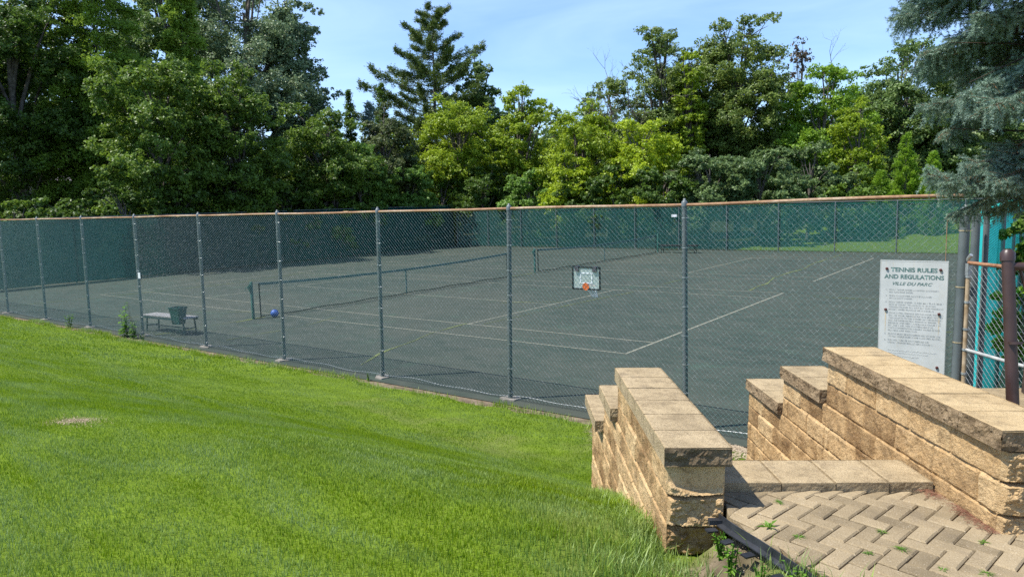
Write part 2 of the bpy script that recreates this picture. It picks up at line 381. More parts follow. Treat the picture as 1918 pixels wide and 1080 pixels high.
def scatter(a0, a1, slope_l, slope_r, dens, seed, pad=0.6):
    r = np.random.default_rng(seed); wmax = (slope_r - slope_l) * a1 + 2 * pad; n = int((a1 - a0) * wmax * dens)
    a = r.uniform(a0, a1, n); b = r.uniform(slope_l * a1 - pad, slope_r * a1 + pad, n)
    k = (b > slope_l * a - pad) & (b < slope_r * a + pad); a, b = a[k], b[k]
    x = CAM[0] + a * W0[0] + b * _r[0]; y = CAM[1] + a * W0[1] + b * _r[1]
    k = lawn_ok(x, y, r); return x[k], y[k]
lm = MB()
x, y = scatter(1.0, 3.4, -1.25, .45, 9000, 1, .5); a_, b_ = ab(x, y); tall = .036 + .045 * sm(fbm(np.c_[x * 1.5, y * 1.5, 0 * x], 3, 41) * 1.2 + .3) * sm((a_ * 0 + b_ + .9) / 1.2); blades(lm, x, y, tall, .0036, 2, 11)
x, y = scatter(3.4, 5.6, -1.15, .2, 10000, 2, .5); a_, b_ = ab(x, y); tall = .030 + .026 * sm(fbm(np.c_[x * 1.5, y * 1.5, 0 * x], 3, 41) * 1.2 + .2) * sm((b_ + .9) / 1.2); blades(lm, x, y, tall, .0036, 2, 12)
x, y = scatter(5.6, 9, -1.1, .25, 6500, 3, .6); blades(lm, x, y, .026 + .014 * sm(fbm(np.c_[x * .8, y * .8, 0 * x], 3, 41) + .5), .0052, 1, 13)
x, y = scatter(9, 14, -1.1, .2, 2300, 4, .8); blades(lm, x, y, .030, .0095, 1, 14)
x, y = scatter(14, 28, -1.1, -.1, 620, 5, 1); blades(lm, x, y, .040, .02, 1, 15)
tag(lm.build('lawn_grass', BLADE), 'bright green mown lawn sloping down to the fence', 'grass', kind='stuff')
# longer rough grass against the wall foot, the edging and the fence line
rm = MB(); r = np.random.default_rng(77)
def tuft_line(n, fa, fb, ht, wd, seed, sp=.06):
    rr = np.random.default_rng(seed); s = rr.uniform(0, 1, n); a = np.interp(s, np.linspace(0, 1, len(fa)), fa) + rr.normal(0, sp, n); b = np.interp(s, np.linspace(0, 1, len(fb)), fb) + rr.normal(0, sp, n)
    k = fbm(np.c_[s * 17, 0 * s, 0 * s], 3, seed) + rr.uniform(-.5, .5, n) > -.12; a, b = a[k], b[k]
    x = CAM[0] + a * W0[0] + b * _r[0]; y = CAM[1] + a * W0[1] + b * _r[1]; blades(rm, x, y, ht, wd, 2, seed, .7)
tuft_line(5200, [3.2, 4.6, 6.1], [.58, .60, .61], .085, .0045, 1, .05)
tuft_line(3800, [1.9, 2.4, 2.75, 3.0], [.9, .80, .62, .45], .10, .0045, 2, .14)
tuft_line(1500, [1.4, 2.4, 2.95], [1.75, 1.12, .80], .10, .0045, 3, .07)
n = 13000; xs = r.uniform(-23, 3.9, n); ys = edge_wave(xs) + np.abs(r.normal(0, .07, n)) * np.sign(r.uniform(-1, .6, n)); k = fbm(np.c_[xs * 1.4, 0 * xs, 0 * xs], 3, 8) + r.uniform(-.4, .4, n) > -.05
blades(rm, xs[k], ys[k], .10, .010, 1, 5, .8)
tag(rm.build('rough_grass', BLADE), 'longer unmown grass along the wall foot and the fence line', 'grass', kind='stuff')
# ------------------------------------------------------------------ stone walls, steps, patio
def stone_mat(name, tones, speck=.5, stain=.5, topstain=0.):
    m, t, b = node_mat(name, .92, .12)
    c = coord(t); r = attr(t)
    f = math_(t, 'ADD', math_(t, 'MULTIPLY', noise(t, c, 5, 5, .65), .75), math_(t, 'MULTIPLY', r, .30))
    g = ramp(t, f, [(.30, tones[0]), (.52, tones[1]), (.78, tones[2])])
    g = mix(t, ramp(t, noise(t, mapping(t, c, (1, 1, 1.6)), 11, 7, .78, .5), [(.48, 0.), (.64, stain)]), g, (.075, .050, .028))
    g = mix(t, ramp(t, noise(t, c, 2.2, 6, .7), [(.55, 0.), (.75, topstain)]), g, (.13, .105, .08))
    sp = noise(t, c, 160, 3, .7); g = mix(t, ramp(t, sp, [(.33, speck), (.45, 0.)]), g, (.10, .07, .045)); g = mix(t, ramp(t, sp, [(.60, 0.), (.72, speck)]), g, (.62, .52, .38))
    t.links.new(g, b.inputs['Base Color']); bump(t, b, math_(t, 'ADD', noise(t, c, 45, 6, .75), math_(t, 'MULTIPLY', noise(t, c, 130, 4, .7), .5)), .85, .011); return m
STONE = stone_mat('split_stone', ((.20, .115, .048), (.46, .30, .14), (.60, .43, .225)), .75, .48)
STONE_CAP = stone_mat('cap_stone', ((.25, .19, .11), (.39, .30, .175), (.48, .375, .225)), .75, .40, .75)
STONE_CAPR = stone_mat('cap_stone_warm', ((.33, .235, .12), (.48, .355, .19), (.56, .425, .235)), .6, .35, .40)
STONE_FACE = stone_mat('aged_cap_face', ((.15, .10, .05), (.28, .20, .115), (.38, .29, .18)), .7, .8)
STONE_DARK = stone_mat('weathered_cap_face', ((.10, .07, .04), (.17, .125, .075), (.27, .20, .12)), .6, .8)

def face_grid(mb, org, du, dv, nrm, lu, lv, res, joints, amp, seed, rnd_of=None, smooth_part=None, edge=.03):
    """a rough split-stone face: a grid over lu x lv pushed along nrm; joints(u, v) gives the distance to the nearest joint and an id"""
    nu, nv = max(2, int(lu / res) + 1), max(2, int(lv / res) + 1); u = np.linspace(0, lu, nu); v = np.linspace(0, lv, nv); U, V = np.meshgrid(u, v, indexing='ij')
    P = org + U[..., None] * du + V[..., None] * dv
    dj, bid = joints(U, V); rough = fbm(P * 14, 5, seed) * .9 + .5 * np.abs(fbm(P * 34, 3, seed + 5))
    block = hash3(bid.astype(np.int64), bid.astype(np.int64) * 3 + 1, 0 * bid.astype(np.int64), seed)
    pill = sm(dj / .012); d = amp * (rough * 1.25 + 1.15 * block) * pill + amp * .7 * (pill - 1)
    if smooth_part is not None: d = d * (1 - smooth_part(U, V))
    ed = np.minimum(np.minimum(U, lu - U), 1e9); d = np.where(ed < edge, d * sm(ed / edge), d)
    P = P + d[..., None] * nrm
    i = np.arange(nu * nv).reshape(nu, nv); q = np.stack([i[:-1, :-1], i[1:, :-1], i[1:, 1:], i[:-1, 1:]], -1).reshape(-1, 4)
    if np.dot(np.cross(du, dv), nrm) < 0: q = q[:, ::-1]
    mb.add(P.reshape(-1, 3), q, block.ravel())

def courses(hh, ln, off=.5):
    def j(U, V):
        row = np.floor(V / hh); fv = V - row * hh; x = U + (row % 2) * ln * off + .03 * np.sin(row * 3.1) + .13 * ln * np.sin(row * 7.7); k = np.floor(x / ln); fx = x - k * ln
        return np.minimum(np.minimum(fv, hh - fv), np.minimum(fx, ln - fx) * 1.2), row * 31 + k + 57
    return j
CH = .1478
def wall_body(parent, tiers, b0, b1, hbot, seed, outer, mat):
    """tiers: (a0, a1, top of the body). Courses run from the top downward."""
    mb = MB()
    ns = dict(l=-RV, r=RV)
    for k, (a0, a1, ht) in enumerate(tiers):
        lv = ht - hbot
        lf = courses(CH, .42); T = tiers[0][2] - ht
        def jn(U, V, T=T, a0=a0): return courses(CH, .36)(U + a0 - tiers[0][0], V + T)
        def jr(U, V, T=T, a0=a0): return courses(CH, .35)(U + a0 - tiers[0][0] + .17, V + T)
        face_grid(mb, loc(a0, b0, ht), W0, -UV, -RV, a1 - a0, lv, .0085, jn, .0085, seed, edge=.014 if k in (0,) else .0001)
        face_grid(mb, loc(a0, b1, ht), W0, -UV, RV, a1 - a0, lv, .0085, jr, .0085, seed + 3, edge=.014 if k in (0,) else .0001)
        mb.add(np.array([loc(a0, b0 + .004, ht - .001), loc(a1, b0 + .004, ht - .001), loc(a1, b1 - .004, ht - .001), loc(a0, b1 - .004, ht - .001)]), [[0, 1, 2, 3]], .4)
        # far end face of this tier (down to the next tier's top)
        nb = tiers[k + 1][2] if k + 1 < len(tiers) else hbot
        face_grid(mb, loc(a1, b0, ht), RV, -UV, W0, b1 - b0, ht - nb, .014, courses(CH, .30, 0.), .012, seed + 7)
    # near end face
    a0, a1, ht = tiers[0]
    def jf(U, V):
        row = np.floor(V / CH); fv = V - row * CH; return np.minimum(np.minimum(fv, CH - fv), np.minimum(U, b1 - b0 - U) + .02), row + 5
    def smoothp(U, V): return np.clip(sm((.095 + .045 * np.sin(U * 9) - V) / .02) * outer + .0 * V, 0, 1) * .95
    face_grid(mb, loc(a0, b0, ht), RV, -UV, -W0, b1 - b0, ht - hbot, .005, jf, .030, seed + 11, smooth_part=smoothp, edge=.012)
    return mb.build('block_courses', mat, parent)

def cap_stones(parent, a_list, b0, b1, htop, th, seed, side_amp, mat, end_amp=.012, face=None):
    """a run of cap stones with rough sides; a_list holds the joints"""
    mb = MB(); fb = MB(); rr = np.random.default_rng(seed)
    for k, (p, q) in enumerate(zip(a_list[:-1], a_list[1:])):
        p, q = p + .0012, q - .0012; dh = rr.uniform(-.0010, .0010); l, w_ = q - p, b1 - b0; res = .010
        rid = rr.uniform(.35, .6); na, nb_, nh = max(3, int(l / res)), max(3, int(w_ / res)), 9
        def disp(P, n, amp, e): return P + (amp * (fbm(P * 16, 5, seed) + .6 * np.abs(fbm(P * 40, 3, seed + 4)) - .15) * e)[..., None] * n
        A = np.linspace(p, q, na); B = np.linspace(b0, b1, nb_); H = np.linspace(htop + dh, htop + dh - th, nh)
        def patch(P, flip, mb=mb):
            s0, s1 = P.shape[:2]; i = np.arange(s0 * s1).reshape(s0, s1); f = np.stack([i[:-1, :-1], i[1:, :-1], i[1:, 1:], i[:-1, 1:]], -1).reshape(-1, 4)
            mb.add(P.reshape(-1, 3), f[:, ::-1] if flip else f, rid)
        first, last = k == 0, k == len(a_list) - 2
        hs = np.interp(np.linspace(0, 1, nh), [0, .25, .8, 1], [0.12, 1, 1, .3])
        AA, BB = np.meshgrid(A, B, indexing='ij'); T = loc(AA, BB, 0 * AA + htop + dh); T = T + (.0016 * fbm(T * 22, 3, seed))[..., None] * UV
        edge = np.minimum(np.minimum(BB - b0, b1 - BB), np.where(first, AA - p, 1) if first else 1e3 + 0 * AA); T = T - (.0045 * (1 - sm(edge / .008)) * np.ones_like(AA))[..., None] * UV
        jed = np.minimum(AA - p, q - AA); T = T - (.0018 * (1 - sm(jed / .005)))[..., None] * UV
        patch(T, True)
        AA, BB = np.meshgrid(A, B, indexing='ij'); patch(loc(AA, BB, 0 * AA + htop + dh - th), False)
        for bb, n, fl, amp in ((b0, -RV, False, side_amp[0]), (b1, RV, True, side_amp[1])):
            AA, HH = np.meshgrid(A, H, indexing='ij'); P = disp(loc(AA, 0 * AA + bb, HH), n, amp, np.broadcast_to(hs, AA.shape)); patch(P, fl, fb if face is not None and amp > .01 else mb)
        for aa, n, fl, amp in ((p, -W0, True, end_amp if first else .0), (q, W0, False, end_amp if last else .0)):
            BB, HH = np.meshgrid(B, H, indexing='ij'); P = disp(loc(0 * BB + aa, BB, HH), n, amp, np.broadcast_to(hs, BB.shape)); patch(P, fl, fb if face is not None and amp > .01 else mb)
    o = mb.build('coping', mat, parent)
    if face is not None and fb.n: fb.build('split_face', face, o)
    return o

# left wall
LW = empty('stone_wall', tuple(loc(3.25, .86, 1.6)), 'free standing tan block wall with its shaded rough end and a grassy foot', 'wall', 'stepped stone walls flanking the steps')
LWI = LW
def at_root(o, root):
    o.parent = root; o.matrix_parent_inverse = Matrix.Translation(-root.location); return o
b0, b1 = .715, 1.005
h1, h2, h3 = 2.105, 2.105 - .2955, 2.105 - .591
for o in (wall_body(None, [(3.29, 4.90, h1 - .09), (4.90, 5.60, h2 - .09), (5.60, 6.42, h3 - .09)], b0 + .012, b1 - .012, .25, 3, 1, STONE),
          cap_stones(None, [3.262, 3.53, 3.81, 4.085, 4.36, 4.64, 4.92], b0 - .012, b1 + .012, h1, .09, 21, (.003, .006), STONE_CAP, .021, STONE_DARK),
          cap_stones(None, [4.935, 5.27, 5.60], b0 - .035, b1 + .0, h2, .09, 22, (.003, .006), STONE_CAP),
          cap_stones(None, [5.615, 6.02, 6.42], b0 - .06, b1 - .0, h3, .09, 23, (.003, .006), STONE_CAP)): at_root(o, LW)
# right wall
RW = empty('stone_wall', tuple(loc(3.05, 2.24, 1.8)), 'longer warm tan block wall whose top drops in two big steps toward the sign', 'wall', 'stepped stone walls flanking the steps')
g1, g2, g3 = 2.272, 2.272 - .2955, 2.272 - .591
b0, b1 = 2.078, 2.40
for o in (wall_body(None, [(3.03, 4.76, g1 - .09), (4.76, 5.52, g2 - .09), (5.52, 6.32, g3 - .09)], b0 + .022, b1 - .012, .25, 43, 0, STONE),
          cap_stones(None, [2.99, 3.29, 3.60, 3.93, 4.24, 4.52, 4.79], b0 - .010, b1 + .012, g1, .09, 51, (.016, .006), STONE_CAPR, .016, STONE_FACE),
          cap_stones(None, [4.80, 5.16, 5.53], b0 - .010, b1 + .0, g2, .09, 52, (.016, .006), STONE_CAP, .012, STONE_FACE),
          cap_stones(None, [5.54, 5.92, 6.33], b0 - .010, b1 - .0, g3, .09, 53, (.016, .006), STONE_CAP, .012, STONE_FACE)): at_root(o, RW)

# steps: cap-stone treads going down to the court
ST = empty('stone_steps', tuple(loc(3.6, 1.5, 1.8)), 'wide tan stone step edge between the two block walls', 'steps')
at_root(cap_stones(None, [3.475, 3.80], 1.015, 1.33, 1.853, .075, 61, (.001, .001), STONE_CAP, .004), ST)
for q, (s0, s1) in enumerate(((1.334, 1.60), (1.604, 1.865), (1.869, 2.084))):
    at_root(cap_stones(None, [3.475 + .002 * q, 3.80], s0, s1, 1.852 + .001 * q, .075, 62 + q, (.001, .001), STONE_CAP, .004), ST)
mb = MB()
for k in range(8):
    c = loc(3.955 + .305 * k, 1.55, 1.69 - .158 * k - .35); mb.box(c, (.305 if False else .300, 1.045, .70), LM, .3 + .1 * (k % 3))
at_root(mb.build('lower_treads', STONE_CAP), ST)

# patio of interlocking pavers in a herringbone
def paver_mat():
    m, t, b = node_mat('concrete_paver', .93, .1); c = coord(t); r = attr(t)
    f = math_(t, 'ADD', math_(t, 'MULTIPLY', noise(t, c, 3, 6, .7), .8), math_(t, 'MULTIPLY', r, .36))
    g = ramp(t, f, [(.32, (.165, .128, .076)), (.55, (.255, .198, .118)), (.85, (.335, .262, .158))])
    g = mix(t, ramp(t, noise(t, c, 2.1, 7, .75), [(.52, 0.), (.72, .55)]), g, (.13, .105, .08))
    sp = noise(t, c, 170, 3, .7); g = mix(t, ramp(t, sp, [(.34, .55), (.46, 0.)]), g, (.10, .075, .05)); g = mix(t, ramp(t, sp, [(.60, 0.), (.70, .6)]), g, (.55, .49, .40))
    t.links.new(g, b.inputs['Base Color']); bump(t, b, noise(t, c, 130, 4, .7), .5, .005); return m
PU = .080
mb = MB(); rr = np.random.default_rng(5); ROT = math.radians(47); cr, sr = math.cos(ROT), math.sin(ROT)
def pav_ok(a, b):
    pe = np.interp(a, [-2, 0, 1.0, 2.57, 3.1, 3.3, 3.5], [4.0, 2.9, 2.05, 1.22, .97, 1.0, 1.0]); return (b > pe - .05) & (a < 3.53) & (a > -1.2) & (b < 6.5)
HP = 1.812
for i in range(-80, 81):
    for j in range(-80, 81):
        cl = (i - j) % 4
        if cl not in (0, 3): continue
        lx, ly = (2, 1) if cl == 0 else (1, 2)
        cu, cv = (i + lx / 2) * PU, (j + ly / 2) * PU; a = 1.8 + cu * cr - cv * sr; b = 3.0 + cu * sr + cv * cr
        if not pav_ok(a, b): continue
        hx, hy = lx * PU / 2 - .0022, ly * PU / 2 - .0022; ch = .007; tz = rr.uniform(-.0035, .0025); tx, ty = rr.normal(0, .006, 2)
        V = []
        for (ex, ey, z) in ((hx - ch, hy - ch, 0), (hx, hy, -.006), (hx, hy, -.05)):
            for sx_, sy_ in ((-1, -1), (1, -1), (1, 1), (-1, 1)): V.append((sx_ * ex, sy_ * ey, z + tz + sx_ * ex * tx + sy_ * ey * ty))
        V = np.array(V); aa = a + V[:, 0] * cr - V[:, 1] * sr; bb = b + V[:, 0] * sr + V[:, 1] * cr
        pe_ = np.interp(aa, [-2, 0, 1.0, 2.57, 3.1, 3.3, 3.5], [4.0, 2.9, 2.05, 1.22, .97, 1.0, 1.0]) + .004; bb = np.maximum(bb, pe_); aa = np.minimum(aa, 3.472)
        if bb.max() - bb.min() < .02 or aa.max() - aa.min() < .02: continue
        F = [[0, 1, 2, 3]] + [[q + s, q + (s + 1) % 4, q + 4 + (s + 1) % 4, q + 4 + s][::-1] for q in (0, 4) for s in range(4)]
        mb.add(loc(aa, bb, HP + V[:, 2]), F, rr.uniform(0, 1))
tag(mb.build('patio_pavers', paver_mat()), kind='structure')
SAND = simple('joint_sand', (.05, .042, .032), (.16, .13, .09), 14, .95, .05)
pl = [(3.5, 1.03), (3.15, .99), (2.57, 1.25), (1.0, 2.08), (0, 2.93), (-1.2, 3.7), (-1.2, 6.5), (3.5, 6.5)]
mb = MB(); mb.add(np.array([loc(a, b, HP - .017) for a, b in pl]), [list(range(8))]); tag(mb.build('patio_sand', SAND), kind='structure')
# side slab behind the right wall
mb = MB(); mb.box(loc(4.9, 3.9, 1.54), (2.8, 2.9, .12), LM); tag(mb.build('side_path', STONE_CAP), kind='structure')

# black plastic paver edging
PLASTIC = simple('black_plastic', (.012, .013, .015), (.03, .032, .036), 12, .45, .5)
ED = empty('paver_edging', tuple(loc(2.9, 1.0, 1.75)), 'black plastic edging strip curling out of the ground beside the pavers', 'edging')
path = np.array([(3.19, .945, 1.822), (3.06, .972, 1.830), (2.92, 1.037, 1.828), (2.72, 1.120, 1.820), (2.5, 1.220, 1.812), (2.2, 1.40, 1.80), (1.7, 1.67, 1.80), (1.1, 1.99, 1.80)])
tt = np.linspace(0, len(path) - 1, 60); pp = np.stack([np.interp(tt, np.arange(len(path)), path[:, k]) for k in range(3)], 1)
mb = MB(); d = np.gradient(pp[:, :2], axis=0); d /= np.linalg.norm(d, axis=1)[:, None]; nn = np.c_[-d[:, 1], d[:, 0]] * np.array([[1, 1]])
if nn[5] @ np.array([0, -1]) < 0: nn = -nn
prof = [(0, .0), (.004, .0), (.006, -.032), (.030, -.038), (.030, -.043), (.0, -.042)]
V = np.array([[loc(p[0] + n_[0] * o, p[1] + n_[1] * o, p[2] + z) for (o, z) in prof] for p, n_ in zip(pp, nn)]); m_, k_ = V.shape[:2]
i = np.arange(m_ - 1)[:, None] * k_; j = np.arange(k_)[None]; mb.add(V.reshape(-1, 3), np.stack([i + j, i + (j + 1) % k_, i + k_ + (j + 1) % k_, i + k_ + j], -1).reshape(-1, 4))
mb.add(V[0], [list(range(k_))])
at_root(mb.build('edging_lip', PLASTIC), ED)
mb = MB()
for q in range(3, 30, 7):
    p, n_ = pp[q], nn[q]; c = loc(p[0] + n_[0] * .062, p[1] + n_[1] * .062, p[2] - .056)
    dd = d[q][0] * W0 + d[q][1] * RV; n3 = n_[0] * W0 + n_[1] * RV; mb.box(c, (.036, .05, .007), np.stack([dd, n3, UV], 1)); at_root(mb.build('anchor_tab', PLASTIC), ED); mb = MB()
mb.box(loc(3.165, .925, 1.795), (.03, .07, .022), LM)
at_root(mb.build('end_connector', PLASTIC), ED)

# little weeds in the paving joints, leafy weeds at the edging and by the fence
WEED = leaf_mat('weed_leaf', (.06, .15, .012), (.16, .30, .03), .35)
def weed(P, size, n, seed, up=.6, wid=.22, name='weed', label=None, stems=0, group=None):
    rr = np.random.default_rng(seed); mb = MB(); P = np.asarray(P, float)
    def leaf(base, dr, ln, w_, rn):
        s = np.cross(dr, UV); s /= np.linalg.norm(s) + 1e-9; bend = np.array([0, 0, -1.]) * ln * .25
        v = [base, base + dr * ln * .45 + s * w_ * ln, base + dr * ln + bend, base + dr * ln * .45 - s * w_ * ln]; mb.add(v, [[0, 1, 2, 3]], rn)
    if stems == 0:
        for k in range(n):
            th = rr.uniform(0, 6.28); e = rr.uniform(.1, 1) * up; dr = np.array([math.cos(th), math.sin(th), e]); dr /= np.linalg.norm(dr); leaf(P + rr.normal(0, .08 * size, 3) * [1, 1, 0], dr, size * rr.uniform(.5, 1.1), wid, rr.uniform())
    else:
        for q in range(stems):
            th = rr.uniform(0, 6.28); L_ = size * rr.uniform(.6, 1.05); ln = rr.uniform(.05, .35); top = P + np.array([math.cos(th) * ln * L_, math.sin(th) * ln * L_, L_]); base = P + rr.normal(0, .06 * size, 3) * [1, 1, 0]
            mb.tube([base, (base + top) / 2 + rr.normal(0, .02 * size, 3), top], [.004 + .004 * size, .003 + .003 * size, .002], 4, rnd=.1)
            for k in range(n):
                s = rr.uniform(.12, 1); th = rr.uniform(0, 6.28); dr = np.array([math.cos(th), math.sin(th), rr.uniform(-.2, .6)]); dr /= np.linalg.norm(dr); leaf(base + (top - base) * s, dr, .20 * size * rr.uniform(.5, 1.1) * (1.2 - s * .5) ** 1, wid, rr.uniform())
    o = mb.build(name, WEED); o.location = tuple(P); o.data.transform(Matrix.Translation(-Vector(P)))
    return tag(o, label, 'weed', group)
def pv(a, b, h=HP): return loc(a, b, h)
weed(pv(3.07, 1.13), .06, 15, 1, .9, .13, label='bright star shaped weed rooted in the paver joint by the wall end')
for k, (a, b, s, lab) in enumerate(((3.34, 1.27, .05, 'thin sprig of weed in the pavers nearest the step edge'), (2.97, 1.22, .055, 'small sprig sprouting just beyond the star shaped weed'), (3.02, 1.60, .05, 'sprig of weed in the middle of the paving'), (2.86, 1.60, .055, 'feathery low weed spreading in the paver joints'), (2.69, 1.67, .05, 'small weed low in the middle of the paving'),
                                    (2.66, 1.82, .055, 'small weed just right of the middle paving weed'), (2.92, 1.98, .05, 'small green sprig in the paving toward the long wall'), (2.48, 1.50, .12, 'broad ragged weed at the bottom edge of the paving'), (2.83, 1.45, .045, 'tiny weed in a joint left of the feathery one'))):
    weed(pv(a, b), s * .7, 34, 10 + k, .55, .05, label=lab)
for k, (a, b, s, st, lab) in enumerate(((3.06, .92, .15, 7, 'pale leafy weed growing through the raised end of the black edging'), (2.92, .92, .16, 6, 'leafy weed outside the black edging, second from the wall end'), (2.79, 1.0, .14, 6, 'leafy weed growing outside the middle of the black edging'), (2.66, 1.12, .19, 7, 'tall leafy weed growing over the lower black edging'), (2.60, 1.20, .15, 6, 'bushy weed where the black edging meets the bottom of the view'))):
    P = pv(a, b, 1.66); weed(P, s, 11, 40 + k, wid=.30, stems=st, label=lab)
for k, (x, y, s, st, n_, lab) in enumerate(((-12.5, -4.35, .85, 5, 22, 'tall leafy weed standing against the fence by the bench'), (-11.9, -4.42, .50, 6, 14, 'low leafy weed at the foot of the fence post by the bench'), (-15.6, -4.45, .45, 6, 14, 'small clump of weeds at the fence post left of the tall weed'), (-3.05, -4.42, .17, 9, 6, 'clump of coarse grass at the foot of the middle fence post'), (-11.3, -4.5, .22, 6, 8, 'small weed just right of the tall fence weed'))):
    weed((x, y, float(terr(x, y))), s, n_, 60 + k, wid=.32, stems=st, label=lab)
# reddish spruce needles gathered along the foot of the right wall
NEED = simple('dry_needles', (.12, .055, .035), (.26, .13, .08), 30, .9, .1)
mb = MB(); rr = np.random.default_rng(9); n = 1900
a = rr.uniform(2.99, 3.50, n) ; b = 2.095 - np.abs(rr.normal(0, .028, n)) - .05 * sm((a - 3.25) / .2) * rr.uniform(0, 1, n); th = rr.uniform(0, 3.14, n); ln = rr.uniform(.006, .014, n)
k = fbm(np.c_[a * 9, b * 0, 0 * a], 3, 3) + rr.uniform(-.6, .5, n) > -.1; a, b, th, ln = a[k], b[k], th[k], ln[k]; z = HP + .002 + rr.uniform(0, .006, len(a)); wd = .0011
A0 = loc(a - ln * np.cos(th), b - ln * np.sin(th), z); A1 = loc(a + ln * np.cos(th), b + ln * np.sin(th), z + .001); A2 = loc(a + wd * np.sin(th), b - wd * np.cos(th), z + .002)
mb.add(np.stack([A0, A1, A2], 1).reshape(-1, 3), np.arange(3 * len(a)).reshape(-1, 3)); tag(mb.build('dry_needle_litter', NEED), 'red brown fallen needles along the foot of the long wall', 'litter', kind='stuff')
# pale grit and leaf litter on the ground before the fence, soil crumbs on the bare spots
mb = MB(); n = 5200; x = rr.uniform(2.6, 6.2, n); y = -4.35 - np.abs(rr.normal(0, .35, n)); s = rr.uniform(.006, .022, n)
z = terr(x, y) + .004
for q in range(3): pass
T0 = np.stack([x - s, y - s * .4, z], 1); T1 = np.stack([x + s, y - s * .2, z + .002], 1); T2 = np.stack([x + s * .1, y + s, z + s * .6], 1)
mb.add(np.stack([T0, T1, T2], 1).reshape(-1, 3), np.arange(3 * n).reshape(-1, 3), np.repeat(rr.uniform(0, 1, n), 3))
n = 420; x = 1.18 + rr.normal(0, .15, n); y = -11.1 + rr.normal(0, .10, n); s = rr.uniform(.003, .009, n); z = terr(x, y) + .003
T0 = np.stack([x - s, y - s * .4, z], 1); T1 = np.stack([x + s, y - s * .2, z + .002], 1); T2 = np.stack([x + s * .1, y + s * .4, z + s], 1)
mb.add(np.stack([T0, T1, T2], 1).reshape(-1, 3), np.arange(3 * n).reshape(-1, 3), np.repeat(rr.uniform(0, 1, n), 3))
n = 1300; a = 2.99 + rr.normal(0, .11, n); b = .86 + rr.normal(0, .17, n); k = (b < 1.02); a, b = a[k], b[k]; n = len(a); x = CAM[0] + a * W0[0] + b * _r[0]; y = CAM[1] + a * W0[1] + b * _r[1]; s = rr.uniform(.002, .006, n); z = terr(x, y) + .004
th = rr.uniform(0, 6.28, n); T0 = np.stack([x - s * np.cos(th), y - s * np.sin(th), z], 1); T1 = np.stack([x + s * np.cos(th), y + s * np.sin(th), z + .002], 1); T2 = np.stack([x + s * .5 * np.sin(th), y - s * .5 * np.cos(th), z + s * .8], 1)
mb.add(np.stack([T0, T1, T2], 1).reshape(-1, 3), np.arange(3 * n).reshape(-1, 3), np.repeat(rr.uniform(0, 1, n), 3))
tag(mb.build('soil_crumbs', simple('crumb', (.17, .12, .075), (.42, .35, .25), 60, .95, .05)), 'crumbs of soil and pale litter on the bare patches', 'litter', kind='stuff')
# ------------------------------------------------------------------ chain link fences
POST = simple('painted_post', (.085, .105, .105), (.13, .15, .15), 3, .45, .5, 0, .1)
GALV = simple('galvanised', (.32, .34, .34), (.48, .50, .50), 20, .4, .5, .6)
def rust_mat():
    m, t, b = node_mat('rusty_rail', .8, .25); c = coord(t)
    f = noise(t, mapping(t, c, (1, 6, 6)), 1.3, 6, .7); g = ramp(t, f, [(.32, (.20, .105, .055)), (.48, (.36, .215, .12)), (.60, (.46, .34, .23)), (.72, (.52, .50, .45))])
    g = mix(t, ramp(t, noise(t, c, 30, 4), [(.35, .5), (.6, 0.)]), g, (.15, .075, .04)); t.links.new(g, b.inputs['Base Color']); return m
RUST = rust_mat()
def wire_mat():
    m, t, b = node_mat('coated_wire', .42, .6); c = coord(t)
    g = N(t, 'ShaderNodeNewGeometry').outputs['Position']
    col = mix(t, ramp(t, noise(t, g, .35, 3), [(.40, 0.), (.60, 1.)]), (.13, .185, .17), (.10, .21, .18))
    col = mix(t, ramp(t, noise(t, g, 14, 4), [(.5, 0.), (.62, .8)]), col, (.34, .38, .36))
    t.links.new(col, b.inputs['Base Color']); return m
WIRE = wire_mat()
WIRE_DEEP = wire_mat(); WIRE_DEEP.name = 'coated_wire_deep'
for n_ in WIRE_DEEP.node_tree.nodes:
    if n_.type == 'MIX' and not n_.inputs['A'].is_linked: n_.inputs['A'].default_value = (.035, .13, .12, 1); n_.inputs['B'].default_value = (.05, .17, .15, 1)
    elif n_.type == 'MIX': n_.inputs['B'].default_value = (.12, .20, .19, 1)
WIRE_TEAL = wire_mat(); WIRE_TEAL.name = 'coated_wire_teal'
for n_ in WIRE_TEAL.node_tree.nodes:
    if n_.type == 'MIX' and not n_.inputs['A'].is_linked and n_.inputs['A'].default_value[1] > .2: n_.inputs['A'].default_value = (.06, .30, .24, 1); n_.inputs['B'].default_value = (.10, .36, .30, 1)
def screen_mat(name, c1, c2, open_):
    m, t, b = node_mat(name, .8, .2); c = coord(t)
    g = mix(t, noise(t, mapping(t, c, (3, 3, .35)), 1.2, 5, .6), c1, c2); t.links.new(g, b.inputs['Base Color'])
    tl = N(t, 'ShaderNodeBsdfTranslucent'); t.links.new(g, tl.inputs['Color']); ms = N(t, 'ShaderNodeMixShader'); ms.inputs[0].default_value = .35 if open_ != .10 else .8
    t.links.new(b.outputs[0], ms.inputs[1]); t.links.new(tl.outputs[0], ms.inputs[2])
    tp = N(t, 'ShaderNodeBsdfTransparent'); m2 = N(t, 'ShaderNodeMixShader'); m2.inputs[0].default_value = open_
    t.links.new(ms.outputs[0], m2.inputs[1]); t.links.new(tp.outputs[0], m2.inputs[2]); t.links.new(m2.outputs[0], t.nodes['Material Output'].inputs['Surface']); return m
SCREEN = screen_mat('windscreen_cloth', (.008, .155, .135), (.016, .24, .205), .54)
SCREEN_SHADED = screen_mat('shaded_windscreen_cloth', (.003, .045, .046), (.007, .078, .078), .08)  # teal cloth with the shade of the left trees put into its colour
